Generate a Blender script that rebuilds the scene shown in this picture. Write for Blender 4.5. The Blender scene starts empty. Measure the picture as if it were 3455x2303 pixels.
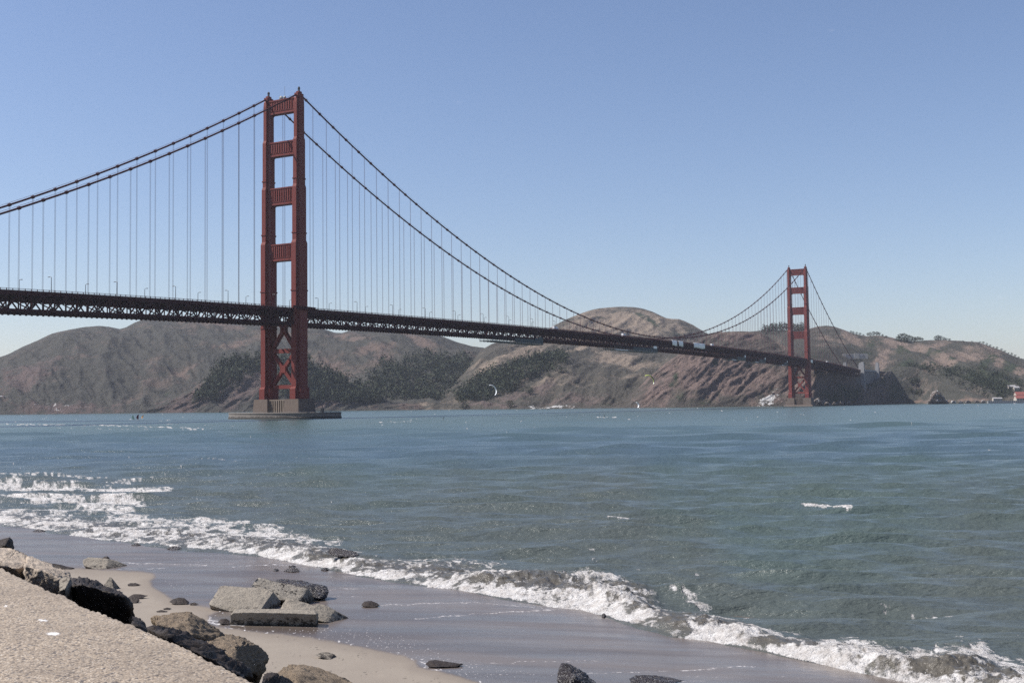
import bpy, bmesh, math, random
import numpy as np
from mathutils import Vector, Matrix
R = math.radians
sc = bpy.context.scene
C = sc.collection
random.seed(7)

# ------------------------------------------------------------------ camera
F, PITCH, ROLL, HC = 4032.48, 0.0527975, 0.0115, 7.7926      # focal length in photo pixels, radians, metres above the water
PW, PH, K = 3455.0, 2303.0, 3455.0 / 2352.0
cam = bpy.data.cameras.new('camera')
cam.sensor_width = 36.0
cam.lens = F / PW * 36.0
cam.clip_start, cam.clip_end = 0.2, 30000.0
co = bpy.data.objects.new('camera', cam)
C.objects.link(co)
_f = Vector((0, math.cos(PITCH), math.sin(PITCH)))
_u = Vector((0, -math.sin(PITCH), math.cos(PITCH)))
_x = Vector((1, 0, 0))
_r = math.cos(ROLL) * _x - math.sin(ROLL) * _u
_v = math.sin(ROLL) * _x + math.cos(ROLL) * _u
co.matrix_world = Matrix(((_r.x, _v.x, -_f.x, 0), (_r.y, _v.y, -_f.y, 0), (_r.z, _v.z, -_f.z, HC), (0, 0, 0, 1)))
sc.camera = co

# ------------------------------------------------------------------ sky, sun, exposure
SUN_AZ, SUN_EL = -90.0, 48.0          # azimuth from +Y, clockwise; the sun stands to the left
sv = Vector((math.sin(R(SUN_AZ)) * math.cos(R(SUN_EL)), math.cos(R(SUN_AZ)) * math.cos(R(SUN_EL)), math.sin(R(SUN_EL))))
world = bpy.data.worlds.new('World')
sc.world = world
world.use_nodes = True
wt = world.node_tree
wt.nodes.clear()
wo = wt.nodes.new('ShaderNodeOutputWorld')
bg = wt.nodes.new('ShaderNodeBackground')
sky = wt.nodes.new('ShaderNodeTexSky')
sky.sky_type = 'NISHITA'
sky.sun_disc = False
sky.sun_elevation = R(SUN_EL)
sky.sun_rotation = R(SUN_AZ)
sky.altitude = 0
sky.air_density, sky.dust_density, sky.ozone_density = 1.0, 0.6, 2.7
bg.inputs[1].default_value = 0.089
# a few thin white clouds low in the sky at the far right
tc = wt.nodes.new('ShaderNodeTexCoord')
mp = wt.nodes.new('ShaderNodeMapping'); mp.inputs['Scale'].default_value = (14, 14, 34)
nz = wt.nodes.new('ShaderNodeTexNoise'); nz.inputs['Scale'].default_value = 1.6; nz.inputs['Detail'].default_value = 6
wt.links.new(tc.outputs['Generated'], mp.inputs[0]); wt.links.new(mp.outputs[0], nz.inputs['Vector'])
cd = Vector((math.sin(R(24.6)), math.cos(R(24.6)), 0.047)).normalized()
dt = wt.nodes.new('ShaderNodeVectorMath'); dt.operation = 'DISTANCE'; dt.inputs[1].default_value = cd
wt.links.new(tc.outputs['Generated'], dt.inputs[0])
m1 = wt.nodes.new('ShaderNodeMapRange'); m1.inputs[1].default_value = 0.006; m1.inputs[2].default_value = 0.036
m1.inputs[3].default_value = 0.36; m1.inputs[4].default_value = 0.0
wt.links.new(dt.outputs['Value'], m1.inputs[0])
ad = wt.nodes.new('ShaderNodeMath'); ad.operation = 'ADD'
wt.links.new(nz.outputs['Fac'], ad.inputs[0]); wt.links.new(m1.outputs[0], ad.inputs[1])
m2 = wt.nodes.new('ShaderNodeMapRange'); m2.inputs[1].default_value = 0.72; m2.inputs[2].default_value = 0.98
m2.inputs[4].default_value = 0.32
wt.links.new(ad.outputs[0], m2.inputs[0])
cm = wt.nodes.new('ShaderNodeMix'); cm.data_type = 'RGBA'
cm.inputs[7].default_value = (8.5, 8.2, 8.6, 1)
tn = wt.nodes.new('ShaderNodeMix'); tn.data_type = 'RGBA'; tn.blend_type = 'MULTIPLY'; tn.inputs[0].default_value = 1.0
tn.inputs[7].default_value = (1.04, .98, 1.04, 1)            # the slightly lavender white balance of that day
wt.links.new(sky.outputs[0], tn.inputs[6])
wt.links.new(m2.outputs[0], cm.inputs[0]); wt.links.new(tn.outputs[2], cm.inputs[6])
wt.links.new(cm.outputs[2], bg.inputs[0]); wt.links.new(bg.outputs[0], wo.inputs[0])

sl = bpy.data.lights.new('sun', 'SUN')
sl.energy = 5.0
sl.angle = R(0.5)
sl.color = (1.0, 0.95, 0.88)
so = bpy.data.objects.new('sun', sl)
C.objects.link(so)
so.rotation_euler = (-sv).to_track_quat('-Z', 'Y').to_euler()
sc.view_settings.view_transform = 'Standard'
sc.view_settings.look = 'None'
sc.view_settings.exposure = 0.5
sc.view_settings.gamma = 1.0
sc.cycles.max_bounces = 6
sc.cycles.volume_bounces = 0
sc.cycles.sample_clamp_indirect = 4.0
sc.cycles.sample_clamp_direct = 2.5
sc.cycles.use_denoising = False
sc.cycles.denoiser = 'OPENIMAGEDENOISE'
sc.cycles.denoising_input_passes = 'RGB_ALBEDO_NORMAL'

# ------------------------------------------------------------------ geometry helpers
def ray(px, py):
    px = np.asarray(px, float); py = np.asarray(py, float)
    dx, dy = px * K - PW / 2, py * K - PH / 2
    cr, sr = math.cos(ROLL), math.sin(ROLL)
    x = (dx * cr - dy * sr) / F; u = -(dx * sr + dy * cr) / F
    c, s = math.cos(PITCH), math.sin(PITCH)
    return x, c - s * u, s + c * u

def at_(px, py, Y): return Vector(at(px, py, Y))

def at(px, py, Y):
    """point of the place seen at (px, py) of a 2352-wide photograph and Y metres ahead of the viewer"""
    x, y, z = ray(px, py)
    k = np.asarray(Y, float) / y
    return np.stack([x * k, y * k, z * k + HC], -1)

def ground(px, py, z=0.0):
    x, y, w = ray(px, py)
    k = (np.asarray(z, float) - HC) / w
    return np.stack([x * k, y * k, w * k + HC], -1)

def proj(P):
    P = np.asarray(P, float)
    X, Y, Z = P[..., 0], P[..., 1], P[..., 2] - HC
    c, s = math.cos(PITCH), math.sin(PITCH)
    d = np.maximum(Y * c + Z * s, 0.05); u = -Y * s + Z * c
    x, y = F * X / d, -F * u / d
    cr, sr = math.cos(ROLL), math.sin(ROLL)
    return (PW / 2 + x * cr + y * sr) / K, (PH / 2 - x * sr + y * cr) / K

def _h(ix, iy, seed):
    n = (ix.astype(np.int64) * 374761393 + iy.astype(np.int64) * 668265263 + seed * 1442695041) & 0xffffffff
    n = ((n ^ (n >> 13)) * 1274126177) & 0xffffffff
    n = (n ^ (n >> 16)) & 0xffffffff
    return n.astype(np.float64) / 4294967295.0 * 2 * math.pi

def perlin(x, y, seed=0):
    x = np.asarray(x, float); y = np.asarray(y, float)
    x, y = np.broadcast_arrays(x, y)
    ix, iy = np.floor(x).astype(np.int64), np.floor(y).astype(np.int64)
    fx, fy = x - ix, y - iy
    u = fx * fx * fx * (fx * (fx * 6 - 15) + 10); v = fy * fy * fy * (fy * (fy * 6 - 15) + 10)
    def g(a, b):
        t = _h(ix + a, iy + b, seed)
        return np.cos(t) * (fx - a) + np.sin(t) * (fy - b)
    return 1.4 * ((g(0, 0) * (1 - u) + g(1, 0) * u) * (1 - v) + (g(0, 1) * (1 - u) + g(1, 1) * u) * v)

def fbm(x, y, o=4, seed=0):
    r = 0; a = 1; t = 0
    for i in range(o):
        r = r + a * perlin(np.asarray(x) * 2 ** i, np.asarray(y) * 2 ** i, seed + i); t += a; a *= .5
    return r / t

def ridged(x, y, o=4, seed=0):
    r = 0; a = 1; t = 0
    for i in range(o):
        r = r + a * (1 - np.abs(perlin(np.asarray(x) * 2 ** i, np.asarray(y) * 2 ** i, seed + i)) * 1.6); t += a; a *= .55
    return r / t

def sst(a, b, x):
    t = np.clip((x - a) / (b - a), 0, 1)
    return t * t * (3 - 2 * t)

def pl(pts, x):
    p = np.array(pts, float)
    return np.interp(x, p[:, 0], p[:, 1])

def poly_dist(px, py, pts, ysc=1.0):
    """distance from points to a polyline, y weighted by ysc"""
    P = np.array(pts, float).copy(); P[:, 1] *= ysc
    y = py * ysc
    best = np.full(np.shape(px), 1e9)
    for a, b in zip(P[:-1], P[1:]):
        d = b - a; L = (d ** 2).sum() + 1e-9
        t = np.clip(((px - a[0]) * d[0] + (y - a[1]) * d[1]) / L, 0, 1)
        best = np.minimum(best, np.hypot(px - a[0] - t * d[0], y - a[1] - t * d[1]))
    return best

def inside(px, py, pts):
    r = np.zeros(np.shape(px), bool)
    n = len(pts)
    for i in range(n):
        x1, y1 = pts[i]; x2, y2 = pts[(i + 1) % n]
        if y1 == y2: continue
        c = ((y1 > py) != (y2 > py)) & (px < (x2 - x1) * (py - y1) / (y2 - y1) + x1)
        r ^= c
    return r

def mesh_np(name, V, faces, mat, smooth=True, attrs=None, parent=None):
    """faces: an (n,4) or (n,3) index array"""
    me = bpy.data.meshes.new(name)
    V = np.asarray(V, np.float32).reshape(-1, 3); faces = np.asarray(faces, np.int32)
    n, k = faces.shape
    me.vertices.add(len(V)); me.vertices.foreach_set('co', V.ravel())
    me.loops.add(n * k); me.loops.foreach_set('vertex_index', faces.ravel())
    me.polygons.add(n)
    me.polygons.foreach_set('loop_start', np.arange(0, n * k, k, dtype=np.int32))
    me.polygons.foreach_set('loop_total', np.full(n, k, np.int32))
    me.polygons.foreach_set('use_smooth', np.full(n, smooth, bool))
    for nm, a in (attrs or {}).items():
        at_ = me.attributes.new(nm, 'FLOAT', 'POINT')
        at_.data.foreach_set('value', np.asarray(a, np.float32).ravel())
    me.materials.append(mat)
    me.update(calc_edges=True)
    o = bpy.data.objects.new(name, me)
    C.objects.link(o)
    if parent: o.parent = parent
    return o

def grid_faces(r, c):
    i = np.arange(r * c).reshape(r, c)
    return np.stack([i[:-1, :-1], i[:-1, 1:], i[1:, 1:], i[1:, :-1]], -1).reshape(-1, 4)

def tag(o, label=None, cat=None, group=None, kind=None):
    if label: o['label'] = label
    if cat: o['category'] = cat
    if group: o['group'] = group
    if kind: o['kind'] = kind
    return o

def empty(name, loc=(0, 0, 0), rz=0.0, parent=None):
    o = bpy.data.objects.new(name, None)
    o.empty_display_size = 0.5
    C.objects.link(o)
    o.location = loc; o.rotation_euler = (0, 0, rz)
    if parent: o.parent = parent
    return o

class MB:
    """collects boxes, bars, tubes and prisms; build() links them as one mesh object"""
    def __init__(s): s.v = []; s.f = []
    def add(s, vs, fs):
        n = len(s.v); s.v += [tuple(map(float, p)) for p in vs]; s.f += [tuple(n + i for i in f) for f in fs]
    def box(s, x0, x1, y0, y1, z0, z1):
        s.add([(x0, y0, z0), (x1, y0, z0), (x1, y1, z0), (x0, y1, z0), (x0, y0, z1), (x1, y0, z1), (x1, y1, z1), (x0, y1, z1)],
              [(0, 3, 2, 1), (4, 5, 6, 7), (0, 1, 5, 4), (1, 2, 6, 5), (2, 3, 7, 6), (3, 0, 4, 7)])
    def bar(s, a, b, w, h, up=(0, 0, 1)):
        a, b = Vector(a), Vector(b); d = (b - a).normalized(); u = Vector(up)
        if abs(d.dot(u)) > .98: u = Vector((1, 0, 0))
        x = d.cross(u).normalized() * w / 2; y = x.cross(d).normalized() * h / 2
        vs = [a - x - y, a + x - y, a + x + y, a - x + y, b - x - y, b + x - y, b + x + y, b - x + y]
        s.add(vs, [(0, 3, 2, 1), (4, 5, 6, 7), (0, 1, 5, 4), (1, 2, 6, 5), (2, 3, 7, 6), (3, 0, 4, 7)])
    def tube(s, pts, rad, n=8, cap=True):
        pts = [Vector(p) for p in pts]
        rs = rad if isinstance(rad, (list, tuple)) else [rad] * len(pts)
        rings = []
        for i, p in enumerate(pts):
            d = (pts[min(i + 1, len(pts) - 1)] - pts[max(i - 1, 0)]).normalized()
            u = Vector((0, 0, 1)) if abs(d.z) < .95 else Vector((1, 0, 0))
            x = d.cross(u).normalized(); y = x.cross(d).normalized()
            rings.append([p + (x * math.cos(2 * math.pi * k / n) + y * math.sin(2 * math.pi * k / n)) * rs[i] for k in range(n)])
        vs = [q for r_ in rings for q in r_]
        fs = [(i * n + k, i * n + (k + 1) % n, (i + 1) * n + (k + 1) % n, (i + 1) * n + k) for i in range(len(pts) - 1) for k in range(n)]
        if cap: fs += [tuple(range(n - 1, -1, -1)), tuple((len(pts) - 1) * n + k for k in range(n))]
        s.add(vs, fs)
    def prism(s, levels):
        """levels: list of (polygon [(x,y)], z), same vertex count"""
        n = len(levels[0][0])
        vs = [(x, y, z) for poly, z in levels for x, y in poly]
        fs = [(i * n + k, i * n + (k + 1) % n, (i + 1) * n + (k + 1) % n, (i + 1) * n + k) for i in range(len(levels) - 1) for k in range(n)]
        fs += [tuple(range(n - 1, -1, -1)), tuple((len(levels) - 1) * n + k for k in range(n))]
        s.add(vs, fs)
    def build(s, name, mat, parent=None, smooth=False, loc=None):
        me = bpy.data.meshes.new(name); me.from_pydata(s.v, [], s.f)
        me.materials.append(mat)
        if smooth: me.polygons.foreach_set('use_smooth', [True] * len(me.polygons))
        me.update()
        o = bpy.data.objects.new(name, me); C.objects.link(o)
        if parent: o.parent = parent
        if loc is not None: o.location = loc
        return o

def copy_tree(o, parent=None):
    c = o.copy(); C.objects.link(c)
    if parent: c.parent = parent
    for ch in o.children: copy_tree(ch, c)
    return c

# ------------------------------------------------------------------ materials
class NT:
    def __init__(s, name):
        s.m = bpy.data.materials.new(name); s.m.use_nodes = True
        s.t = s.m.node_tree; s.b = s.t.nodes['Principled BSDF']
    def n(s, typ, **kw):
        x = s.t.nodes.new(typ)
        for k, v in kw.items():
            if k in x.inputs: x.inputs[k].default_value = v
            else: setattr(x, k, v)
        return x
    def l(s, a, b): s.t.links.new(a, b)
    def noise(s, scale, detail=4, rough=.55, vec=None, out='Fac', dist=0.0):
        x = s.n('ShaderNodeTexNoise', Scale=scale, Detail=detail, Roughness=rough, Distortion=dist)
        s.l(vec if vec is not None else s.pos(), x.inputs['Vector'])
        return x.outputs[out]
    def pos(s):
        if not hasattr(s, '_p'): s._p = s.n('ShaderNodeNewGeometry')
        return s._p.outputs['Position']
    def objc(s):
        if not hasattr(s, '_o'): s._o = s.n('ShaderNodeTexCoord')
        return s._o.outputs['Object']
    def scaled(s, v, sx, sy, sz):
        x = s.n('ShaderNodeMapping'); x.inputs['Scale'].default_value = (sx, sy, sz); s.l(v, x.inputs[0]); return x.outputs[0]
    def rng(s, v, a, b, c=0., d=1.):
        x = s.n('ShaderNodeMapRange'); s.l(v, x.inputs[0])
        for i, q in enumerate((a, b, c, d)): x.inputs[i + 1].default_value = q
        return x.outputs[0]
    def mix(s, f, a, b, blend='MIX'):
        x = s.n('ShaderNodeMix', data_type='RGBA', blend_type=blend)
        for i, q in ((0, f), (6, a), (7, b)):
            if isinstance(q, (tuple, list)): x.inputs[i].default_value = tuple(q) + ((1,) if len(q) == 3 else ())
            elif isinstance(q, (int, float)): x.inputs[i].default_value = q
            else: s.l(q, x.inputs[i])
        return x.outputs[2]
    def math(s, op, a, b=None):
        x = s.n('ShaderNodeMath', operation=op)
        for i, q in ((0, a), (1, b)):
            if q is None: continue
            if isinstance(q, (int, float)): x.inputs[i].default_value = q
            else: s.l(q, x.inputs[i])
        return x.outputs[0]
    def attr(s, name):
        return s.n('ShaderNodeAttribute', attribute_name=name).outputs['Fac']
    def bump(s, h, strength=.5, dist=.1):
        x = s.n('ShaderNodeBump', Strength=strength, Distance=dist); s.l(h, x.inputs['Height']); s.l(x.outputs[0], s.b.inputs['Normal'])
        return x
    def color(s, c):
        if isinstance(c, (tuple, list)): s.b.inputs['Base Color'].default_value = tuple(c) + (1,)
        else: s.l(c, s.b.inputs['Base Color'])
    def rough(s, r):
        if isinstance(r, (int, float)): s.b.inputs['Roughness'].default_value = r
        else: s.l(r, s.b.inputs['Roughness'])

def simple(name, col, rough=.6, var=.15, scale=.5, metal=0.0, spec=.4):
    t = NT(name)
    n = t.noise(scale, 4)
    dark = tuple(c * (1 - var) for c in col); lite = tuple(min(1, c * (1 + var)) for c in col)
    t.color(t.mix(n, dark, lite)); t.rough(rough)
    t.b.inputs['Metallic'].default_value = metal
    t.b.inputs['Specular IOR Level'].default_value = spec
    return t.m

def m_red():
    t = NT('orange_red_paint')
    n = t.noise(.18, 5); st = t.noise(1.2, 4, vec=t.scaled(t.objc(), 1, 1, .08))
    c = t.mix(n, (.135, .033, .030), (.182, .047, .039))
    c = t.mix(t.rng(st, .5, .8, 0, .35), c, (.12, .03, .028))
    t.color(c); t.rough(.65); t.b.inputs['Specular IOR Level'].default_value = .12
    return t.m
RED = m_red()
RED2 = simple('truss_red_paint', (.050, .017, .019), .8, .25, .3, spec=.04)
CABLE = simple('cable_paint', (.065, .02, .022), .7, .2, .3, spec=.08)
ROPE = simple('suspender_rope', (.15, .075, .085), .6, .1, .3, spec=.2)
ASPH = simple('asphalt', (.05, .05, .052), .85, .2, .5)
CONC = None
def m_conc(name, a, b, st, sc_=.25, tide=0.0):
    t = NT(name)
    n = t.noise(sc_, 5); s = t.noise(.9, 4, vec=t.scaled(t.objc(), 1, 1, .12))
    c = t.mix(n, a, b); c = t.mix(t.rng(s, .45, .75, 0, .55), c, st)
    if tide:
        sp_ = t.n('ShaderNodeSeparateXYZ'); t.l(t.objc(), sp_.inputs[0])
        c = t.mix(t.rng(t.math('ADD', sp_.outputs[2], t.rng(t.noise(.4, 4), .3, .7, -.5, .5)), tide * .7, tide, .85, 0), c, (.02, .018, .016))
    t.color(c); t.rough(.85); t.bump(t.noise(1.5, 4), .3, .15)
    return t.m
CONC = m_conc('stained_concrete', (.095, .070, .058), (.15, .115, .092), (.055, .040, .034))
CONC2 = m_conc('grey_concrete', (.20, .20, .21), (.27, .27, .275), (.13, .13, .14), .1)
CONC3 = m_conc('sunlit_fluted_concrete', (.15, .118, .094), (.22, .18, .145), (.075, .056, .045))  # lighter copy of the pier concrete: sun on the near fluting painted in
FEND = m_conc('weathered_concrete_fender', (.125, .108, .098), (.20, .18, .162), (.07, .056, .05), .25, 1.7)
CONCD = m_conc('dark_grey_concrete', (.085, .085, .09), (.125, .125, .13), (.06, .06, .065), .1)
DARKM = simple('dark_metal', (.03, .03, .034), .5)
WHITE = simple('white_paint', (.75, .75, .77), .6, .06, .4)
TARP = simple('white_tarp', (.86, .83, .78), .6, .06, .6)
NETM = simple('grey_green_netting', (.055, .07, .072), .9, .2, .3)
STEELG = simple('galvanised_steel', (.16, .17, .175), .5, .2, .4)

# ------------------------------------------------------------------ the bridge
BX, BY, BAZ = -158.7047, 830.7179, 0.51153174
BA = (math.sin(BAZ), math.cos(BAZ)); BE = (math.cos(BAZ), -math.sin(BAZ))
BRZ = math.pi / 2 - BAZ
SP = 1280.0
def bw(s, t, z):
    return Vector((BX + s * BA[0] + t * BE[0], BY + s * BA[1] + t * BE[1], z))
def zr(s):                                     # top of the railing
    if s < 0: return 77 + .0165 * s - .00003 * s * s
    if s > SP: u = s - SP; return 77 - .0165 * u - .00004 * u * u
    return 82.1 - 5.1 * ((s - 640) / 640) ** 2
def zc(s):                                     # main cable
    if s < 0: u = -s / 343.0; return 226.5 - 155 * u - 41 * u * (1 - u)
    if s > SP: u = (s - SP) / 343.0; return 226.5 - 157 * u - 41 * u * (1 - u)
    return 84 + 142.5 * ((s - 640) / 640) ** 2
S0, S1, PAN = -343.0, 1642.0, 7.62
bridge = empty('suspension_bridge', (BX, BY, 0), BRZ)
tag(bridge, 'long orange-red suspension bridge with two tall towers crossing the strait', 'bridge')

# towers: thing > part > sub-part
def plus(sc_, grow=0.0):
    a, b, c, d = 6.2 * sc_ + grow, 4.0 * sc_ + grow, 3.9 * sc_ + grow, 1.95 * sc_ + grow   # s half, s arm, t half, t rib
    q = [(-a, -d), (-b, -d), (-b, -c), (b, -c), (b, -d), (a, -d), (a, d), (b, d), (b, c), (-b, c), (-b, d), (-a, d)]
    return q
def tower(s, dish):
    tw = empty('tower', (s, 0, 0), 0, bridge)
    lgs = []
    for sg in (-1, 1):
        y0 = -13.7 * sg
        def P(k, z, g=0.0, y0=y0): return ([(x, y + y0) for x, y in plus(k, g)], z)
        m = MB()
        m.prism([P(1.2, 13.4), P(1.2, 20.4), P(1.14, 21.3), P(1.0, 21.8), P(1.0, 121.3), P(.865, 123.4), P(.865, 160.2),
                 P(.755, 162.2), P(.755, 193.4), P(.65, 195.2), P(.65, 219.5), P(.60, 222.5), P(.45, 224.2)])
        lg = m.build('leg', RED, tw)
        lgs.append((lg, P))
        m = MB()                                                     # saddle housing and the beacon mast on it
        m.box(-3.2, 3.2, y0 - 1.5, y0 + 1.5, 224.0, 226.2); m.box(-1.7, 1.7, y0 - 1.2, y0 + 1.2, 226.2, 227.6)
        m.build('cable_saddle', RED, tw)
        m = MB()
        m.tube([(0, y0, 227.5), (0, y0, 229.6)], .45, 6); m.tube([(0, y0, 229.6), (0, y0, 230.0), (0, y0, 231.0)], [.9, .9, .5], 8)
        for a in range(4):
            m.bar((.9 * math.cos(a * 1.57), y0 + .9 * math.sin(a * 1.57), 227.5), (.9 * math.cos(a * 1.57), y0 + .9 * math.sin(a * 1.57), 230.4), .15, .15)
        m.build('beacon', DARKM, tw)
    for lg, P in lgs:
        for z, k in ((166, .755), (128, .865), (88, 1.0), (62.5, 1.0)):          # thin walkway rings round the leg
            r = MB(); r.prism([P(k, z, .35), P(k, z + .7, .35)]); r.build('walkway_ring', RED, lg)
    for z0, z1, k, hd in ((213.5, 223.6, .65, 2.1), (183.4, 193.6, .755, 2.4), (149.0, 161.0, .865, 2.7), (109.6, 121.4, 1.0, 3.0)):
        yi = 13.7 - 3.9 * k + .4
        m = MB()
        m.box(-hd, hd, -yi, yi, z0 + 1.0, z1 - .9)
        m.box(-hd - .5, hd + .5, -yi + .1, yi - .1, z1 - .9, z1)
        m.box(-hd - .4, hd + .4, -yi + .1, yi - .1, z0, z0 + 1.0)
        m.box(-hd - .25, hd + .25, -yi + .1, yi - .1, z0 + 2.0, z0 + 2.5)
        n = 9
        for i in range(n):                                           # fluted panel
            y = (i - (n - 1) / 2) * (yi * 2 - 3.4) / n
            m.box(-hd - .42, hd + .42, y - .42, y + .42, z0 + 2.5, z1 - 1.6)
        for sg in (-1, 1):                                           # rounded brackets in the corners
            for j in range(5):
                a0, a1 = math.pi / 2 * j / 5, math.pi / 2 * (j + 1) / 5
                rr = 2.6
                m.box(-hd + .2, hd - .2, *sorted((sg * (yi - .4), sg * (yi - .4 - rr * (1 - math.sin((a0 + a1) / 2))))), z0 - rr * (1 - math.cos(a1)) - .01, z0 - rr * (1 - math.cos(a0)))
        m.build('portal_strut', RED, tw)
    for z0, z1 in ((20.6, 23.2), (45.3, 48.3)):
        m = MB(); m.box(-1.5, 1.5, -10.2, 10.2, z0, z1); m.build('cross_strut', RED, tw)
    for z0, z1 in ((22.0, 46.5), (47.0, 76.0)):
        m = MB()
        m.bar((0, -10.6, z0), (0, 10.6, z1), 2.4, 2.5, (1, 0, 0)); m.bar((.05, 10.6, z0), (.05, -10.6, z1), 2.3, 2.6, (1, 0, 0))
        zm = (z0 + z1) / 2; m.box(-1.4, 1.4, -2.3, 2.3, zm - 2.6, zm + 2.6)
        m.build('cross_brace', RED, tw)
    for sg in (-1, 1):                                               # walkway round the leg at deck level
        m = MB()
        m.box(-12, 12, sg * 18.3 - .1, sg * 18.3 + .1, zr(s) - 1.3, zr(s) + .1)
        m.box(-12, 12, sg * 18.3 - 2.4, sg * 18.3 - .1, zr(s) - 2.0, zr(s) - 1.4)
        m.build('tower_walkway', RED2, tw)
    if dish:
        m = MB()
        for y, r_ in ((2.2, 1.5), (-1.0, 1.1)):
            m.tube([(0, y, 223.6), (0, y, 224.6)], .25, 6)
            m.tube([(-.9, y, 225.1), (-.5, y, 225.1), (.2, y, 225.1), (.5, y, 225.1)], [.2, r_, r_, .3], 12)
        m.bar((0, -1, 223.6), (0, -1, 233), .14, .14)
        m.build('radio_dish', STEELG, tw)
    return tw
tower(0.0, True)
tower(SP, False)

# deck
ns = int(round((S1 - S0) / PAN))
SS = [S0 + (S1 - S0) * i / ns for i in range(ns + 1)]
m = MB()
for a, b in zip(SS[:-1], SS[1:]):
    za, zb = zr(a) - 1.35, zr(b) - 1.35
    for y0, y1, t0, t1 in ((-10, 10, -.55, -.0), (-14.2, -10, -.35, .25), (10, 14.2, -.35, .25)):
        m.add([(a, y0, za + t0), (b, y0, zb + t0), (b, y1, zb + t0), (a, y1, za + t0), (a, y0, za + t1), (b, y0, zb + t1), (b, y1, zb + t1), (a, y1, za + t1)],
              [(0, 3, 2, 1), (4, 5, 6, 7), (0, 1, 5, 4), (2, 3, 7, 6)])
m.build('roadway', ASPH, bridge)
for sg in (-1, 1):
    m = MB(); y = sg * 13.7
    for i, (a, b) in enumerate(zip(SS[:-1], SS[1:])):
        ta, tb, ba, bb = zr(a) - 2.9, zr(b) - 2.9, zr(a) - 11.2, zr(b) - 11.2
        m.bar((a, y, ta), (b, y, tb), .8, 1.1); m.bar((a, y, ba), (b, y, bb), .9, 1.0)
        m.bar((a, sg * 14.15, zr(a) - 1.75), (b, sg * 14.15, zr(b) - 1.75), .12, 1.2)
        m.bar((a, y, ba), (a, y, ta), .55, .55, (1, 0, 0))
        if i % 2: m.bar((a, y, ta), (b, y, bb), .62, .7)
        else: m.bar((a, y, ba), (b, y, tb), .62, .7)
        m.bar((a, sg * 14.3, zr(a) - 1.9), (a, sg * 13.7, zr(a) - 3.6), .3, .3)
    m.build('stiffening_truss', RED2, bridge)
    m = MB(); y = sg * 14.05
    for i, (a, b) in enumerate(zip(SS[:-1], SS[1:])):
        m.bar((a, y, zr(a) - .05), (b, y, zr(b) - .05), .16, .12); m.bar((a, y, zr(a) - 1.1), (b, y, zr(b) - 1.1), .12, .1)
        for k in range(2):
            s_ = a + (b - a) * k / 2; m.bar((s_, y, zr(s_) - 1.3), (s_, y, zr(s_)), .22, .22)
        for k in range(14):
            s_ = a + (b - a) * (k + .5) / 14; m.bar((s_, y, zr(s_) - 1.1), (s_, y, zr(s_) - .1), .13, .05)
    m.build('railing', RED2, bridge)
m = MB()
for i, s_ in enumerate(SS):
    z = zr(s_)
    m.box(s_ - .35, s_ + .35, -13.2, 13.2, z - 5.6, z - 1.95)                        # floor beams
    m.bar((s_, -13.2, z - 11.2), (s_, 13.2, z - 11.2), .5, .7)                      # bottom struts
    if i % 2 == 0:                                                                  # sway frames
        m.bar((s_, -13.3, z - 11), (s_, 0, z - 5.6), .5, .5); m.bar((s_, 13.3, z - 11), (s_, 0, z - 5.6), .5, .5)
    for y in (-8, -3, 3, 8):
        if i < ns: m.bar((s_, y, z - 2.5), (SS[i + 1], y, zr(SS[i + 1]) - 2.5), .3, .9)
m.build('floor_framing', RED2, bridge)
m = MB()
for i, (a, b) in enumerate(zip(SS[:-1], SS[1:])):
    za, zb = zr(a) - 11.3, zr(b) - 11.3
    sg = 1 if i % 2 else -1
    m.bar((a, -13.2 * sg, za), (b, 0, zb), .5, .5); m.bar((a, 13.2 * sg, za), (b, 0, zb), .5, .5)
    for y in (-13.9, -5, 5, 13.9): m.bar((a, y, za - .55), (b, y, zb - .55), .3, .35)
    for k in range(2):
        s_ = a + (b - a) * k / 2
        for y in (-13.9, 13.9): m.box(s_ - .5, s_ + .5, y - .35, y + .35, zr(s_) - 12.4, zr(s_) - 11.6)
m.build('bottom_bracing', RED2, bridge)
# cables and suspenders
for sg in (-1, 1):
    m = MB(); y = -13.7 * sg
    step = 7.62
    for a, b in ((S0, -.001), (.001, SP - .001), (SP + .001, SP + 343)):
        n = int((b - a) / step); pts = [(a + (b - a) * i / n, y, zc(a + (b - a) * i / n)) for i in range(n + 1)]
        m.tube(pts, .56, 8)
        for i in range(1, n, 2):
            p, q = Vector(pts[i]), (Vector(pts[i + 1]) - Vector(pts[i])).normalized()
            m.tube([p - q * .8, p + q * .8], .92, 8)
        for dy in (-.7, .7):
            m.tube([(p[0], p[1] + dy, p[2] + 1.25) for p in pts[::2]] if n > 2 else pts, .05, 3, False)
    m.build('main_cable', CABLE, bridge)
vp = []
s_ = -22 * 15.24
while s_ < SP + 343:
    for sg in (-1, 1):
        if zc(s_) - zr(s_) > .6 and abs(s_) > 9 and abs(s_ - SP) > 9 and s_ > -262:
            p = bw(s_, 13.7 * sg, 120)
            vp.append(((Vector((0, 0, HC)) - p).length / max(zc(s_) - zr(s_), 1) ** .5, s_, sg))
    s_ += 15.24
vp.sort()
def rope(m, s_, sg):
    y = -13.7 * sg
    for d in (-.3, .3):
        m.tube([(s_ + d, y, zr(s_) - 2.4), (s_ + d, y, zc(s_) - .4)], ROPE_R, 4, False)
ROPE_R = .088
for d, s_, sg in vp[:100]:
    m = MB(); rope(m, s_, sg); m.build('suspender', ROPE, bridge)
m = MB()
for d, s_, sg in vp[100:]: rope(m, s_, sg)
o = m.build('suspenders', ROPE, bridge); o['kind'] = 'stuff'

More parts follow.
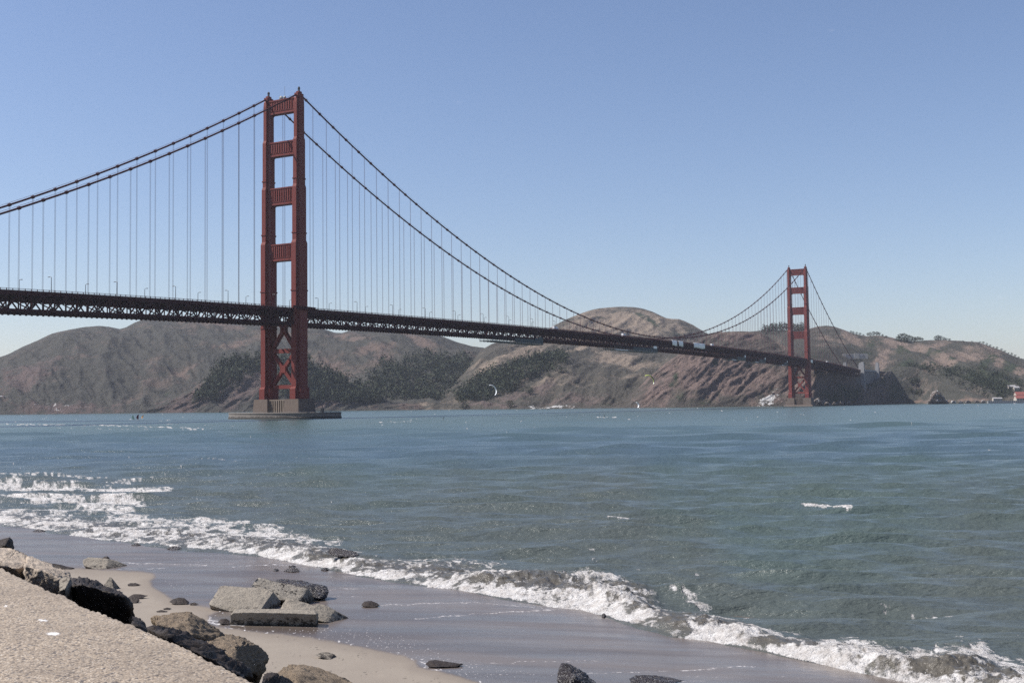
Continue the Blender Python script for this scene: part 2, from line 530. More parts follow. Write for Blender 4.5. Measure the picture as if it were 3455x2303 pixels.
# piers the towers stand on
def pier(s, label, fender):
    r = empty('bridge_pier', bw(s, 0, 0), BRZ); tag(r, label, 'pier')
    m = MB()
    def blk(cy, h0, h1, w0, w1, z0, z1):
        m.prism([([(-h0, cy - w0), (h0, cy - w0), (h0, cy + w0), (-h0, cy + w0)], z0), ([(-h1, cy - w1), (h1, cy - w1), (h1, cy + w1), (-h1, cy + w1)], z1)])
    z0 = 4.0 if fender else -3.0
    for sg in (-1, 1): blk(13.7 * sg, 9.3, 8.6, 6.6, 6.0, z0, 13.4)
    m.build('tower_base', CONC, r)
    m = MB()
    m.box(-6.3, 6.3, -7.6, 7.6, z0, 12.4); m.box(-6.8, 6.8, -7.5, 7.5, 12.4, 13.2)
    for i in range(8):
        y = (i - 3.5) * 1.95
        m.box(-7.0, 7.0, y - .5, y + .5, z0, 12.6)
    m.build('fluted_wall', CONC3 if fender else CONC, r)
    if fender:
        def ell(k, n=72): return [((23.6 + k) * math.cos(2 * math.pi * i / n), (46 + k) * math.sin(2 * math.pi * i / n)) for i in range(n)]
        m = MB(); m.prism([(ell(.4), -6), (ell(.4), 1.1), (ell(0), 1.3), (ell(0), 3.5), (ell(.35), 3.6), (ell(.35), 4.1), (ell(-.3), 4.25)])
        m.build('fender_wall', FEND, r)
        m = MB()
        for i in range(0, 72, 2):
            x, y = ell(-1.5)[i]; m.bar((x, y, 4.2), (x, y, 5.2), .09, .09)
        for z in (4.75, 5.2):
            q = ell(-1.5); 
            for i in range(0, 72, 2): m.bar((*q[i], z), (*q[(i + 2) % 72], z), .06, .06)
        m.build('guard_rail', STEELG, r)
        m = MB(); m.box(-5, -3.4, -37.6, -36, 4.2, 6.8); m.bar((-4.2, -36.8, 6.8), (-4.2, -36.8, 9), .3, .3)
        m.build('light_post', DARKM, r)
    else:
        m = MB(); m.prism([([(-15, -25), (15, -25), (15, 25), (-15, 25)], -4), ([(-13, -23), (13, -23), (13, 23), (-13, 23)], 2.2)])
        m.build('pier_footing', CONC, r)
    return r
pier(0, 'wide oval concrete pier in the water under the near tower', True)
pier(SP, 'fluted concrete pier under the far tower at the foot of the cliff', False)

# lamp posts along both edges of the roadway
def lamp_meshes():
    r = empty('street_lamp'); tag(r, '', 'street lamp', 'lamp posts along the bridge deck')
    m = MB(); m.tube([(0, 0, 0), (0, 0, 1), (0, 0, 8.1)], [.24, .2, .15], 6); m.build('pole', DARKM, r)
    m = MB(); m.tube([(0, 0, 8.0), (0, .25, 8.45), (0, .9, 8.6), (0, 1.6, 8.6)], .13, 6); m.build('arm', DARKM, r)
    m = MB(); m.prism([([(-.3, 1.1), (.3, 1.1), (.3, 2.7), (-.3, 2.7)], 8.4), ([(-.2, 1.2), (.2, 1.2), (.2, 2.3), (-.2, 2.3)], 8.75)]); m.build('lamp_head', DARKM, r)
    return r
ORD = ['first', 'second', 'third', 'fourth', 'fifth', 'sixth', 'seventh', 'eighth', 'ninth', 'tenth', 'eleventh', 'twelfth', 'thirteenth', 'fourteenth',
       'fifteenth', 'sixteenth', 'seventeenth', 'eighteenth', 'nineteenth', 'twentieth']
lp = lamp_meshes(); first = True
ks = [k for k in range(-4, 20) if -240 < -70 + 45.72 * k and (k < 1 or True)]
for k in ks:
    s_ = -70 + 45.72 * k
    if s_ > 800: break
    for sg in (1, -1):
        o = lp if first else copy_tree(lp); first = False
        o.location = bw(s_, 13.0 * sg, zr(s_) - 1.2)
        o.rotation_euler = (0, 0, BRZ + (0 if sg > 0 else math.pi))
        side = 'near' if sg > 0 else 'far'
        if s_ < 0: n = int((-s_ + 70) // 45.72) - 1; o['label'] = '%s lamp post left of the near tower on the %s railing of the deck' % (ORD[int(round((-s_ - 24) / 45.72))], side)
        else: o['label'] = '%s lamp post right of the near tower on the %s railing of the deck' % (ORD[int(round((s_ - 21) / 45.72))], side)

# white tarps hung over the near railing past mid-span
def tarp(s0, s1, label):
    m = MB(); n = 6
    vs = []
    for j in range(5):
        for i in range(n + 1):
            s_ = s0 + (s1 - s0) * i / n
            dz = [0.35, .3, -1.8, -3.9, -6.0][j]; yo = [-13.4, -14.5, -15.0, -14.9, -14.75][j]
            vs.append((s_ + .35 * math.sin(i * 2.3 + j), yo + .25 * math.sin(i * 1.9 + j * 1.3), zr(s_) + dz + (.5 * math.sin(i * 1.1) if j == 4 else 0)))
    fs = [(j * (n + 1) + i, j * (n + 1) + i + 1, (j + 1) * (n + 1) + i + 1, (j + 1) * (n + 1) + i) for j in range(4) for i in range(n)]
    m.add(vs, fs)
    o = m.build('tarp', TARP, None, True); o.location = (BX, BY, 0); o.rotation_euler = (0, 0, BRZ)
    sd = o.modifiers.new('thickness', 'SOLIDIFY'); sd.thickness = .15
    return tag(o, label, 'tarp', 'white tarps on the bridge railing')
tarp(688, 704, 'crumpled white tarp, first of the three, hanging over the deck edge at mid-span')
tarp(709, 724, 'white tarp between the crumpled one and the long boxy one on the deck edge')
tarp(760, 800, 'long boxy white tarp on the deck edge, nearest the far tower')
tarp(1290, 1306, 'small white tarp on the deck edge just beyond the far tower')

# work platforms slung below the deck
def platform(s0, s1, label, white):
    r = empty('work_platform', bw(s0, 0, zr(s0) - 12), BRZ); tag(r, label, 'platform', 'work platforms slung under the bridge deck')
    L = s1 - s0; nb = max(2, int(L / 6))
    m = MB(); m.box(0, L, -15.5, -2, -4.0, -3.7)
    for i in range(nb + 1): m.box(L * i / nb - .2, L * i / nb + .2, -15.5, -2, -4.5, -4.0)
    m.build('floor', STEELG, r)
    m = MB()
    for y in (-15.3, -2.2):
        for i in range(nb + 1): m.bar((L * i / nb, y, -3.7), (L * i / nb, y, .4), .25, .25)
        for z in (-2.7, -1.6): m.bar((0, y, z), (L, y, z), .12, .12)
        for i in range(nb): m.bar((L * i / nb, y, -3.7), (L * (i + 1) / nb, y, .3), .15, .15)
    m.build('frame', DARKM, r)
    m = MB(); a = L * .42
    for i in range(10):
        x0, x1 = a + (L - a) * i / 10, a + (L - a) * (i + 1) / 10 - .12
        m.box(x0, x1, -15.75, -15.6, -3.6, 1.6 if i > 6 else .2)
    m.build('netting', NETM, r)
    m = MB(); m.box(L * .02, L * .3, -15.9, -15.7, -4.6, -3.9) ; m.box(L * .9, L * .98, -15.9, -15.72, .4, 3.2)
    m.build('white_panel', TARP if white else NETM, r)
platform(262, 357, 'grey netted work platform under the deck between the near tower and mid-span', False)
platform(520, 640, 'work platform with a white beam under the deck at mid-span', True)
platform(900, 960, 'short work platform with white panels under the deck before the far tower', True)
platform(1000, 1050, 'work platform with white panels, second before the far tower', True)
platform(1130, 1160, 'smallest pale work platform beside the far tower under the deck', True)

# vehicles on the deck
def truck(s, t, rot, L, label, col):
    r = empty('truck', bw(s, t, zr(s) - 1.3), BRZ + rot); tag(r, label, 'truck', 'white trucks on the bridge deck')
    m = MB(); m.box(-L / 2, L / 2 - 2.4, -1.25, 1.25, 1.0, 3.9); m.build('cargo_box', col, r)
    m = MB(); m.prism([([(L / 2 - 2.3, -1.2), (L / 2, -1.2), (L / 2, 1.2), (L / 2 - 2.3, 1.2)], .7), ([(L / 2 - 2.3, -1.2), (L / 2 - .1, -1.2), (L / 2 - .1, 1.2), (L / 2 - 2.3, 1.2)], 1.8), ([(L / 2 - 2.3, -1.1), (L / 2 - .6, -1.1), (L / 2 - .6, 1.1), (L / 2 - 2.3, 1.1)], 2.9)]); m.build('cab', col, r)
    for x in (-L / 2 + 1.2, L / 2 - 1.2):
        for y in (-1.1, 1.1):
            m = MB(); m.tube([(x, y - .15, .5), (x, y + .15, .5)], .5, 10); m.build('wheel', DARKM, r)
truck(395, 9, 0, 9, 'white box truck on the deck above the netted work platform', WHITE)
truck(560, 9, 0, 8, 'white box truck on the deck where the cables dip left of the tarps', WHITE)
truck(842, 9, 0, 8, 'white box truck on the deck right of the long boxy tarp', WHITE)
truck(1420, 9, 0, 8, 'white box truck on the deck between the far tower and the concrete pylons', WHITE)

# concrete pylons and anchorage housing at the far end
def pylon(s, label, ztop):
    r = empty('bridge_pylon', bw(s, 0, 20), BRZ); tag(r, label, 'pylon', 'concrete pylons at the far end of the bridge')
    for sg in (-1, 1):
        m = MB(); y = sg * 16.5
        m.box(-4, 4, y - 3.5, y + 3.5, -26, ztop - 30); m.box(-3.3, 3.3, y - 2.9, y + 2.9, ztop - 30, ztop - 22); m.box(-2.5, 2.5, y - 2.2, y + 2.2, ztop - 22, ztop - 19)
        for k in (-2.2, 0, 2.2): m.box(k - .5, k + .5, y - 3.8, y + 3.8, -26, ztop - 31)
        m.build('shaft', CONC2, r)
    m = MB(); m.box(-3, 3, -12.8, 12.8, -24, 40); m.build('cross_wall', CONC2, r)
pylon(1648, 'tall concrete pylon where the bridge deck ends, nearer the far tower', 80)
pylon(1772, 'tall concrete pylon on the cliff, farther from the far tower', 82)
r = empty('anchorage_block', bw(1710, 0, 20), BRZ); tag(r, 'grey concrete anchorage block between the two pylons on the cliff', 'anchorage')
m = MB(); m.box(-45, 57, -13.5, 13.5, -15, 44); m.build('wall', CONCD, r)
m = MB(); m.box(-57, 57.9, -14.5, 14.5, 44, 46); m.box(-57, 57.9, -14.5, -14.1, 46, 47.2); m.box(-57, 57.9, 14.1, 14.5, 46, 47.2); m.build('roadway', CONC2, r)
m = MB(); m.box(20, 32, -13.75, -13.45, -10, 16); m.build('doorway', DARKM, r)
r = empty('viaduct', bw(1840, 0, 20), BRZ); tag(r, 'dark red approach viaduct running from the farther pylon into the hill', 'viaduct')
m = MB(); m.box(-63, 60, -13.5, 13.5, 44, 46.2); m.build('roadway', ASPH, r)
m = MB()
for y in (-13, 13):
    for z in (36, 43.4): m.bar((-63, y, z), (60, y, z), .9, 1.1)
    for i in range(16): m.bar((-63 + i * 7.7, y, 36 if i % 2 else 43.4), (-55.3 + i * 7.7, y, 43.4 if i % 2 else 36), .6, .7); m.bar((-63 + i * 7.7, y, 36), (-63 + i * 7.7, y, 43.4), .5, .5)
m.build('truss', RED2, r)

# ------------------------------------------------------------------ hills
def m_hill(name, grass, scrub, rock, soil=(.19, .135, .105)):
    t = NT(name)
    p = t.pos()
    n1 = t.noise(.012, 6, .6); n2 = t.noise(.05, 6, .65); n3 = t.noise(.28, 4, .7)
    ft = t.math('ADD', t.attr('tan'), t.rng(n1, .35, .65, -.45, .45))
    ft = t.math('ADD', ft, t.rng(n2, .3, .7, -.35, .35))
    c = t.mix(t.rng(ft, .2, .85), scrub, grass)
    c = t.mix(t.rng(n3, .42, .72, 0, .32), c, tuple(q * .55 for q in scrub))          # bushes
    c = t.mix(t.rng(t.noise(.085, 5, .75), .55, .60, 0, .42), c, tuple(q * .6 for q in scrub))   # clumps of scrub
    fr = t.math('ADD', t.attr('rock'), t.rng(n2, .3, .7, -.4, .4))
    rk = t.mix(t.rng(n2, .3, .7), rock, soil)
    rk = t.mix(t.rng(t.noise(.12, 6, .75, t.scaled(p, 1, .4, .3)), .47, .6, 0, .6), rk, tuple(q * .55 for q in rock))
    c = t.mix(t.rng(fr, .35, .75), c, rk)
    fw = t.math('ADD', t.attr('white'), t.rng(t.noise(.1, 5, .75, t.scaled(p, 1, 1, .35)), .4, .62, -.75, .25))
    c = t.mix(t.rng(fw, .28, .5), c, (.58, .57, .56))
    fd = t.math('ADD', t.attr('dark'), t.rng(n2, .35, .65, -.35, .35))
    c = t.mix(t.rng(fd, .35, .7), c, (.045, .055, .038))
    t.color(c); t.rough(.95); t.b.inputs['Specular IOR Level'].default_value = .1
    bp = t.bump(t.noise(.10, 8, .72), 1.0, 9.0)
    return t.m

def hill(name, x0, x1, curves, mat, patches, rows=110, step=2.6, amp=9.0, gully=(0, 14.0, 60.0), strata=0.0, seed=1, back=500):
    """curves: foot to crest, each ([(x, y)...], [(x, metres ahead)...]) as they appear from the beach; lofted into a mound with a real back slope"""
    xs = np.arange(x0, x1 + step, step)
    cp = []
    for i, (yc, zc_) in enumerate(curves):
        y = pl(yc, xs); Z = pl(zc_, xs)
        k = np.ones(7) / 7 if i else np.ones(3) / 3
        if i < len(curves) - 1: y = np.convolve(np.pad(y, len(k) // 2, 'edge'), k, 'valid')
        P = at(xs, y, Z); cp.append(P)
    n = len(cp)
    crest = cp[-1]
    b1 = crest.copy(); b1[:, 1] += back * .4; b1[:, 0] *= 1 + back * .4 / crest[:, 1]; b1[:, 2] -= 25
    b2 = crest.copy(); b2[:, 1] += back; b2[:, 0] *= 1 + back / crest[:, 1]; b2[:, 2] = -15
    ft = cp[0].copy(); ft[:, 2] = -6; ft[:, 1] -= 4
    allp = [ft] + cp + [b1, b2]
    A = np.stack(allp)                                   # (m, cols, 3)
    m_ = len(allp)
    vs, seg = [], []
    for i in range(m_ - 1):
        q = rows if 1 <= i < m_ - 3 else 6
        q = max(4, int(q / max(1, n - 1))) if 1 <= i < m_ - 3 else q
        for j in range(q): vs.append(i + j / q)
    vs.append(m_ - 1); vs = np.array(vs)
    i0 = np.clip(np.floor(vs).astype(int), 0, m_ - 2); f = (vs - i0)[:, None, None]
    p0, p1, p2, p3 = A[np.maximum(i0 - 1, 0)], A[i0], A[i0 + 1], A[np.minimum(i0 + 2, m_ - 1)]
    lin = p1 + (p2 - p1) * f
    cr_ = .5 * ((2 * p1) + (p2 - p0) * f + (2 * p0 - 5 * p1 + 4 * p2 - p3) * f ** 2 + (3 * p1 - p0 - 3 * p2 + p3) * f ** 3)
    P = lin * .55 + cr_ * .45
    P[i0 == 0] = lin[i0 == 0]; late = i0 >= m_ - 3; P[late] = lin[late]
    px, py = proj(P)
    # relief: fades out at the shore and at the crest so that the skyline keeps its course
    w = np.clip((vs - 1) / .5, 0, 1) * np.clip((n - vs) / .55, .12, 1); w[vs > n] = .6
    w = w[:, None]
    arc = np.cumsum(np.concatenate([np.zeros((1, P.shape[1])), np.linalg.norm(np.diff(P, axis=0), axis=2)]), 0)
    X, Y, Zz = P[..., 0], P[..., 1], P[..., 2]
    slope_dir, gamp, glen = gully
    u = X * math.cos(R(slope_dir)) + arc * math.sin(R(slope_dir)); v = -X * math.sin(R(slope_dir)) + arc * math.cos(R(slope_dir))
    wob = 18 * fbm(u / 90, v / 160, 3, seed + 3)
    d = amp * fbm(X / 170, arc / 170, 5, seed) + gamp * (ridged((u + wob) / glen, v / (glen * 4.5), 5, seed + 9) - .55)
    fine = 2.2 * fbm(X / 16, arc / 16, 4, seed + 21)
    rockf = np.zeros(px.shape)
    chan = {k: np.zeros(px.shape) for k in ('tan', 'rock', 'white', 'dark')}
    wx = px + 9 * fbm(px / 26, py / 20, 4, seed + 31); wy = py + 6 * fbm(px / 26, py / 20, 4, seed + 41)
    for (cx, cy, rx, ry, rot, ch, wt_) in patches:
        a = R(rot); dx, dy = wx - cx, wy - cy
        e = ((dx * math.cos(a) + dy * math.sin(a)) / rx) ** 2 + ((-dx * math.sin(a) + dy * math.cos(a)) / ry) ** 2
        g = np.exp(-e * 1.2) * wt_
        chan[ch] = np.maximum(chan[ch], g) if wt_ > 0 else chan[ch] + g
    rk = np.clip(chan['rock'], 0, 1)
    if strata: d = d + rk * strata * (ridged((u + wob) / (glen * .45), v / (glen * 3), 4, seed + 51) - .5)
    d = (d + fine * (.6 + rk)) * w
    P[..., 2] += d * .75; P[..., 1] -= d * .55
    P[0, :, 2] = -6
    o = mesh_np(name, P.reshape(-1, 3), grid_faces(len(vs), len(xs)), mat, True, chan)
    tag(o, kind='structure')
    return dict(P=P, px=px, py=py, vs=vs, n=n, o=o)

HG = m_hill('green_headland', (.152, .114, .098), (.068, .066, .059), (.122, .094, .090), (.118, .088, .080))
HT = m_hill('dry_grass_hill', (.240, .192, .152), (.078, .072, .061), (.140, .108, .098), (.128, .100, .091))
HR = m_hill('rolling_dry_hill', (.200, .155, .131), (.066, .065, .056), (.16, .125, .113))
HC_ = m_hill('cliff_rock', (.200, .155, .125), (.088, .078, .068), (.165, .122, .110), (.178, .132, .116))

# far headland left of and behind the near tower
hA = hill('hills', -260, 1270, [
    ([(-260, 955), (0, 953), (300, 949), (600, 946), (900, 942), (1130, 940.5), (1270, 940)], [(-260, 2250), (600, 2260), (1270, 2300)]),
    ([(-260, 930), (0, 905), (100, 900), (250, 905), (400, 910), (500, 915), (620, 915), (800, 915), (950, 918), (1130, 922), (1270, 925)], [(-260, 2330), (600, 2380), (1270, 2440)]),
    ([(-260, 905), (0, 868), (100, 840), (200, 828), (330, 835), (450, 845), (560, 850), (640, 862), (720, 860), (800, 868), (900, 860), (1000, 868), (1130, 880), (1270, 890)], [(-260, 2500), (600, 2560), (1270, 2600)]),
    ([(-260, 885), (0, 842), (60, 815), (150, 785), (250, 775), (320, 785), (420, 780), (520, 785), (600, 790), (700, 795), (790, 800), (880, 796), (960, 806), (1040, 820), (1130, 835), (1270, 855)], [(-260, 2700), (600, 2800), (1270, 2800)]),
    ([(-260, 870), (-120, 848), (0, 820), (25, 810), (50, 797), (85, 782), (120, 766), (160, 757), (200, 751), (225, 748.5), (250, 750), (275, 756), (288, 753), (310, 741), (330, 733), (350, 730), (400, 731), (480, 735), (560, 740), (640, 744), (735, 750), (750, 757), (768, 764), (785, 765), (800, 759), (830, 757), (900, 757), (960, 760), (1000, 767), (1020, 774), (1050, 786), (1085, 795), (1110, 798), (1160, 815), (1270, 850)], [(-260, 3000), (600, 3150), (1270, 3050)]),
], HG, [
    (540, 790, 40, 12, -10, 'tan', .9), (520, 745, 60, 14, 0, 'tan', .6), (430, 850, 60, 12, -20, 'tan', .55), (300, 915, 60, 14, -30, 'tan', .7), (350, 860, 30, 60, 20, 'tan', .45),
    (690, 800, 60, 16, 40, 'tan', .5), (960, 780, 60, 14, 30, 'tan', .8), (830, 775, 60, 10, 0, 'tan', .7), (870, 825, 18, 50, 50, 'tan', .85), (760, 845, 20, 50, -55, 'tan', .8), (840, 800, 14, 40, 55, 'tan', .7), (600, 770, 70, 20, 0, 'tan', .5), (980, 800, 40, 10, 25, 'tan', .8),
    (60, 870, 90, 40, -25, 'rock', .85), (130, 830, 70, 12, -35, 'rock', .6), (150, 940, 160, 16, 0, 'rock', .9), (130, 935, 70, 8, 0, 'white', .3), (400, 925, 90, 14, -20, 'rock', .8),
    (300, 905, 40, 8, -20, 'dark', .4), (380, 900, 20, 5, 0, 'dark', .6), (440, 833, 30, 5, 0, 'dark', .25), (900, 850, 70, 14, 0, 'dark', .35),
], rows=120, amp=20, gully=(28, 30, 85), strata=8, seed=11)

# low rocky point with woods in front of that headland, behind the near tower
hB = hill('hills', 320, 1075, [
    ([(320, 950), (600, 947), (900, 943), (1075, 941)], [(320, 2180), (600, 2170), (1075, 2240)]),
    ([(320, 946), (400, 934), (480, 918), (560, 905), (640, 905), (740, 912), (840, 925), (900, 932), (1000, 937), (1075, 939)], [(320, 2200), (600, 2215), (1075, 2275)]),
    ([(320, 944), (360, 930), (400, 912), (440, 892), (480, 864), (500, 846), (530, 830), (560, 822), (600, 818), (650, 822), (700, 832), (740, 850), (800, 878), (850, 903), (900, 922), (960, 931), (1075, 936)], [(320, 2230), (600, 2330), (1075, 2330)]),
], HG, [
    (450, 915, 150, 30, -30, 'rock', 1.0), (560, 890, 90, 45, -40, 'rock', .9), (740, 930, 60, 12, 0, 'rock', .9), (850, 937, 60, 7, 0, 'rock', .6),
    (545, 835, 50, 18, 0, 'dark', 1), (470, 895, 40, 12, -45, 'dark', .9), (500, 870, 16, 40, 35, 'dark', .9), (560, 868, 10, 50, 40, 'dark', .6), (780, 890, 90, 26, 25, 'dark', 1.1), (430, 905, 10, 30, 45, 'dark', .5),
    (960, 932, 60, 7, 0, 'tan', .9),
], rows=70, amp=4, gully=(-42, 13, 34), strata=10, seed=23, back=200)

# brown mountain with the slopes and coast in front of it, between the towers
hM = hill('hills', 930, 1800, [
    ([(930, 941.5), (1100, 940.5), (1400, 938), (1560, 936), (1800, 933)], [(930, 2260), (1070, 2180), (1200, 2090), (1400, 2040), (1560, 2020), (1800, 2050)]),
    ([(930, 940), (1020, 933), (1100, 918), (1160, 912), (1250, 910), (1330, 908), (1430, 900), (1560, 890), (1800, 880)], [(930, 2290), (1070, 2240), (1400, 2130), (1800, 2150)]),
    ([(930, 938.5), (1000, 926), (1050, 905), (1090, 880), (1130, 862), (1180, 848), (1230, 838), (1280, 832), (1330, 842), (1400, 848), (1480, 840), (1560, 832), (1800, 830)], [(930, 2310), (1090, 2380), (1400, 2350), (1800, 2350)]),
    ([(930, 937), (1000, 920), (1050, 888), (1080, 858), (1120, 832), (1180, 812), (1240, 803), (1290, 800), (1350, 806), (1420, 806), (1500, 806), (1560, 804), (1800, 812)], [(930, 2340), (1090, 2500), (1400, 2600), (1800, 2600)]),
    ([(930, 936), (1000, 914), (1050, 876), (1080, 840), (1105, 810), (1150, 789), (1200, 786), (1240, 779), (1290, 768), (1350, 755), (1420, 748), (1500, 756), (1560, 768), (1620, 780), (1800, 805)], [(930, 2360), (1090, 2650), (1400, 2950), (1800, 2850)]),
    ([(930, 935), (1000, 912), (1050, 872), (1080, 835), (1105, 804), (1130, 790), (1150, 785), (1200, 783), (1235, 772), (1265, 751), (1285, 741), (1300, 734), (1325, 723), (1350, 714), (1375, 708), (1400, 705), (1430, 704), (1455, 705), (1475, 708), (1500, 716), (1515, 723), (1530, 730), (1545, 732.5), (1560, 733), (1575, 738), (1595, 748), (1615, 760), (1640, 775), (1700, 790), (1800, 803)], [(930, 2380), (1090, 2750), (1400, 3250), (1800, 3000)]),
], HT, [
    (1120, 848, 45, 14, -25, 'tan', 1.3), (1190, 812, 60, 8, -15, 'tan', 1.1), (1330, 800, 45, 7, -20, 'tan', 1.2), (1430, 828, 60, 18, 10, 'tan', 1.2), (1420, 742, 140, 34, 0, 'tan', 1.5), (1350, 775, 90, 14, -10, 'tan', .9), (1490, 765, 60, 20, 30, 'tan', 1.2), (1560, 755, 40, 12, 35, 'tan', 1.0), (1250, 875, 40, 10, -30, 'tan', .8), (1190, 785, 40, 6, 0, 'tan', .8),
    (1300, 735, 40, 14, -30, 'dark', .5), (1470, 725, 22, 8, 30, 'dark', .8), (1500, 742, 26, 8, 40, 'dark', .8), (1380, 730, 30, 9, -20, 'dark', .3), (1560, 768, 30, 8, 20, 'dark', .6), (1345, 845, 50, 10, -10, 'dark', .25), (1290, 812, 26, 8, 0, 'dark', .4),
    (1180, 912, 60, 14, -10, 'rock', .8), (1250, 890, 40, 16, -30, 'rock', .9), (1120, 932, 100, 7, 0, 'rock', .8), (1330, 920, 130, 18, 0, 'rock', .75), (1480, 910, 90, 28, -35, 'rock', .7), (1210, 865, 26, 10, -40, 'rock', .7), (1290, 855, 22, 12, 0, 'tan', .8),
    (1270, 934, 45, 4, 0, 'white', .85), (1222, 930, 14, 9, 0, 'white', .7), (1460, 930, 6, 4, 0, 'white', .4), (960, 929, 50, 6, 0, 'tan', .8),
    (1390, 925, 40, 8, 0, 'dark', .6), (1100, 880, 60, 30, -30, 'dark', .8), (1200, 838, 80, 14, -18, 'dark', .9),
], rows=170, amp=10, gully=(-20, 22, 75), strata=12, seed=37)

# cliff headland at the foot of the far tower
hL = hill('hills', 1395, 2095, [
    ([(1395, 938.5), (1500, 937), (1640, 935), (1740, 934), (1830, 931.5), (1900, 929.5), (2000, 928), (2095, 926)], [(1395, 2020), (1560, 1965), (1700, 1985), (1830, 1990), (1870, 2000), (1960, 2190), (2095, 2470)]),
    ([(1395, 938), (1450, 920), (1500, 900), (1560, 885), (1640, 880), (1740, 885), (1830, 890), (1900, 895), (2000, 900), (2060, 905), (2095, 922)], [(1395, 2030), (1560, 2010), (1740, 2030), (1830, 2030), (1870, 2025), (1960, 2200), (2095, 2476)]),
    ([(1395, 937.5), (1440, 916), (1480, 884), (1520, 850), (1560, 826), (1600, 810), (1650, 803), (1710, 803), (1760, 812), (1810, 830), (1860, 856), (1900, 872), (1960, 892), (1990, 896), (2020, 884), (2045, 872), (2078, 904), (2095, 920.5)], [(1395, 2040), (1560, 2070), (1740, 2090), (1830, 2070), (1870, 2055), (1960, 2215), (2095, 2484)]),
    ([(1395, 937), (1440, 914), (1480, 880), (1520, 840), (1560, 811), (1590, 790), (1613, 775), (1632, 766), (1650, 762), (1710, 761), (1744, 763), (1758, 769), (1772, 779), (1795, 790), (1816, 802), (1845, 822), (1870, 838), (1900, 850), (1935, 857), (1955, 866), (1970, 880), (1985, 885), (2005, 878), (2022, 866), (2038, 852), (2048, 851), (2060, 868), (2078, 896), (2088, 916), (2095, 919)], [(1395, 2050), (1560, 2120), (1740, 2180), (1830, 2130), (1870, 2110), (1960, 2245), (2095, 2500)]),
], HC_, [
    (1640, 860, 240, 70, 0, 'rock', 1.0), (1900, 890, 200, 50, 0, 'rock', 1.0), (1520, 900, 80, 40, -40, 'rock', .9), (1700, 775, 90, 12, 0, 'rock', .8),
    (1765, 918, 26, 12, -35, 'white', 1.1), (1690, 766, 60, 6, 0, 'tan', .8), (1790, 790, 30, 8, 30, 'tan', 1.0), (1930, 860, 30, 6, 10, 'tan', .8),
    (1548, 865, 12, 40, 10, 'dark', .5), (1560, 905, 26, 30, -20, 'dark', .55), (1600, 925, 50, 10, 0, 'dark', .5), (1645, 835, 12, 6, 0, 'dark', .8), (1720, 840, 8, 30, 30, 'dark', .35),
    (1930, 905, 90, 34, 0, 'dark', .75), (2060, 900, 30, 30, 0, 'dark', .8), (1850, 880, 20, 30, 0, 'dark', .4),
    (1885, 925, 30, 6, 0, 'white', .4), (1995, 918, 26, 10, 30, 'tan', 1.0), (2010, 880, 40, 20, 0, 'dark', .6),
], rows=140, amp=5, gully=(-40, 15, 52), strata=9, seed=51, back=260)

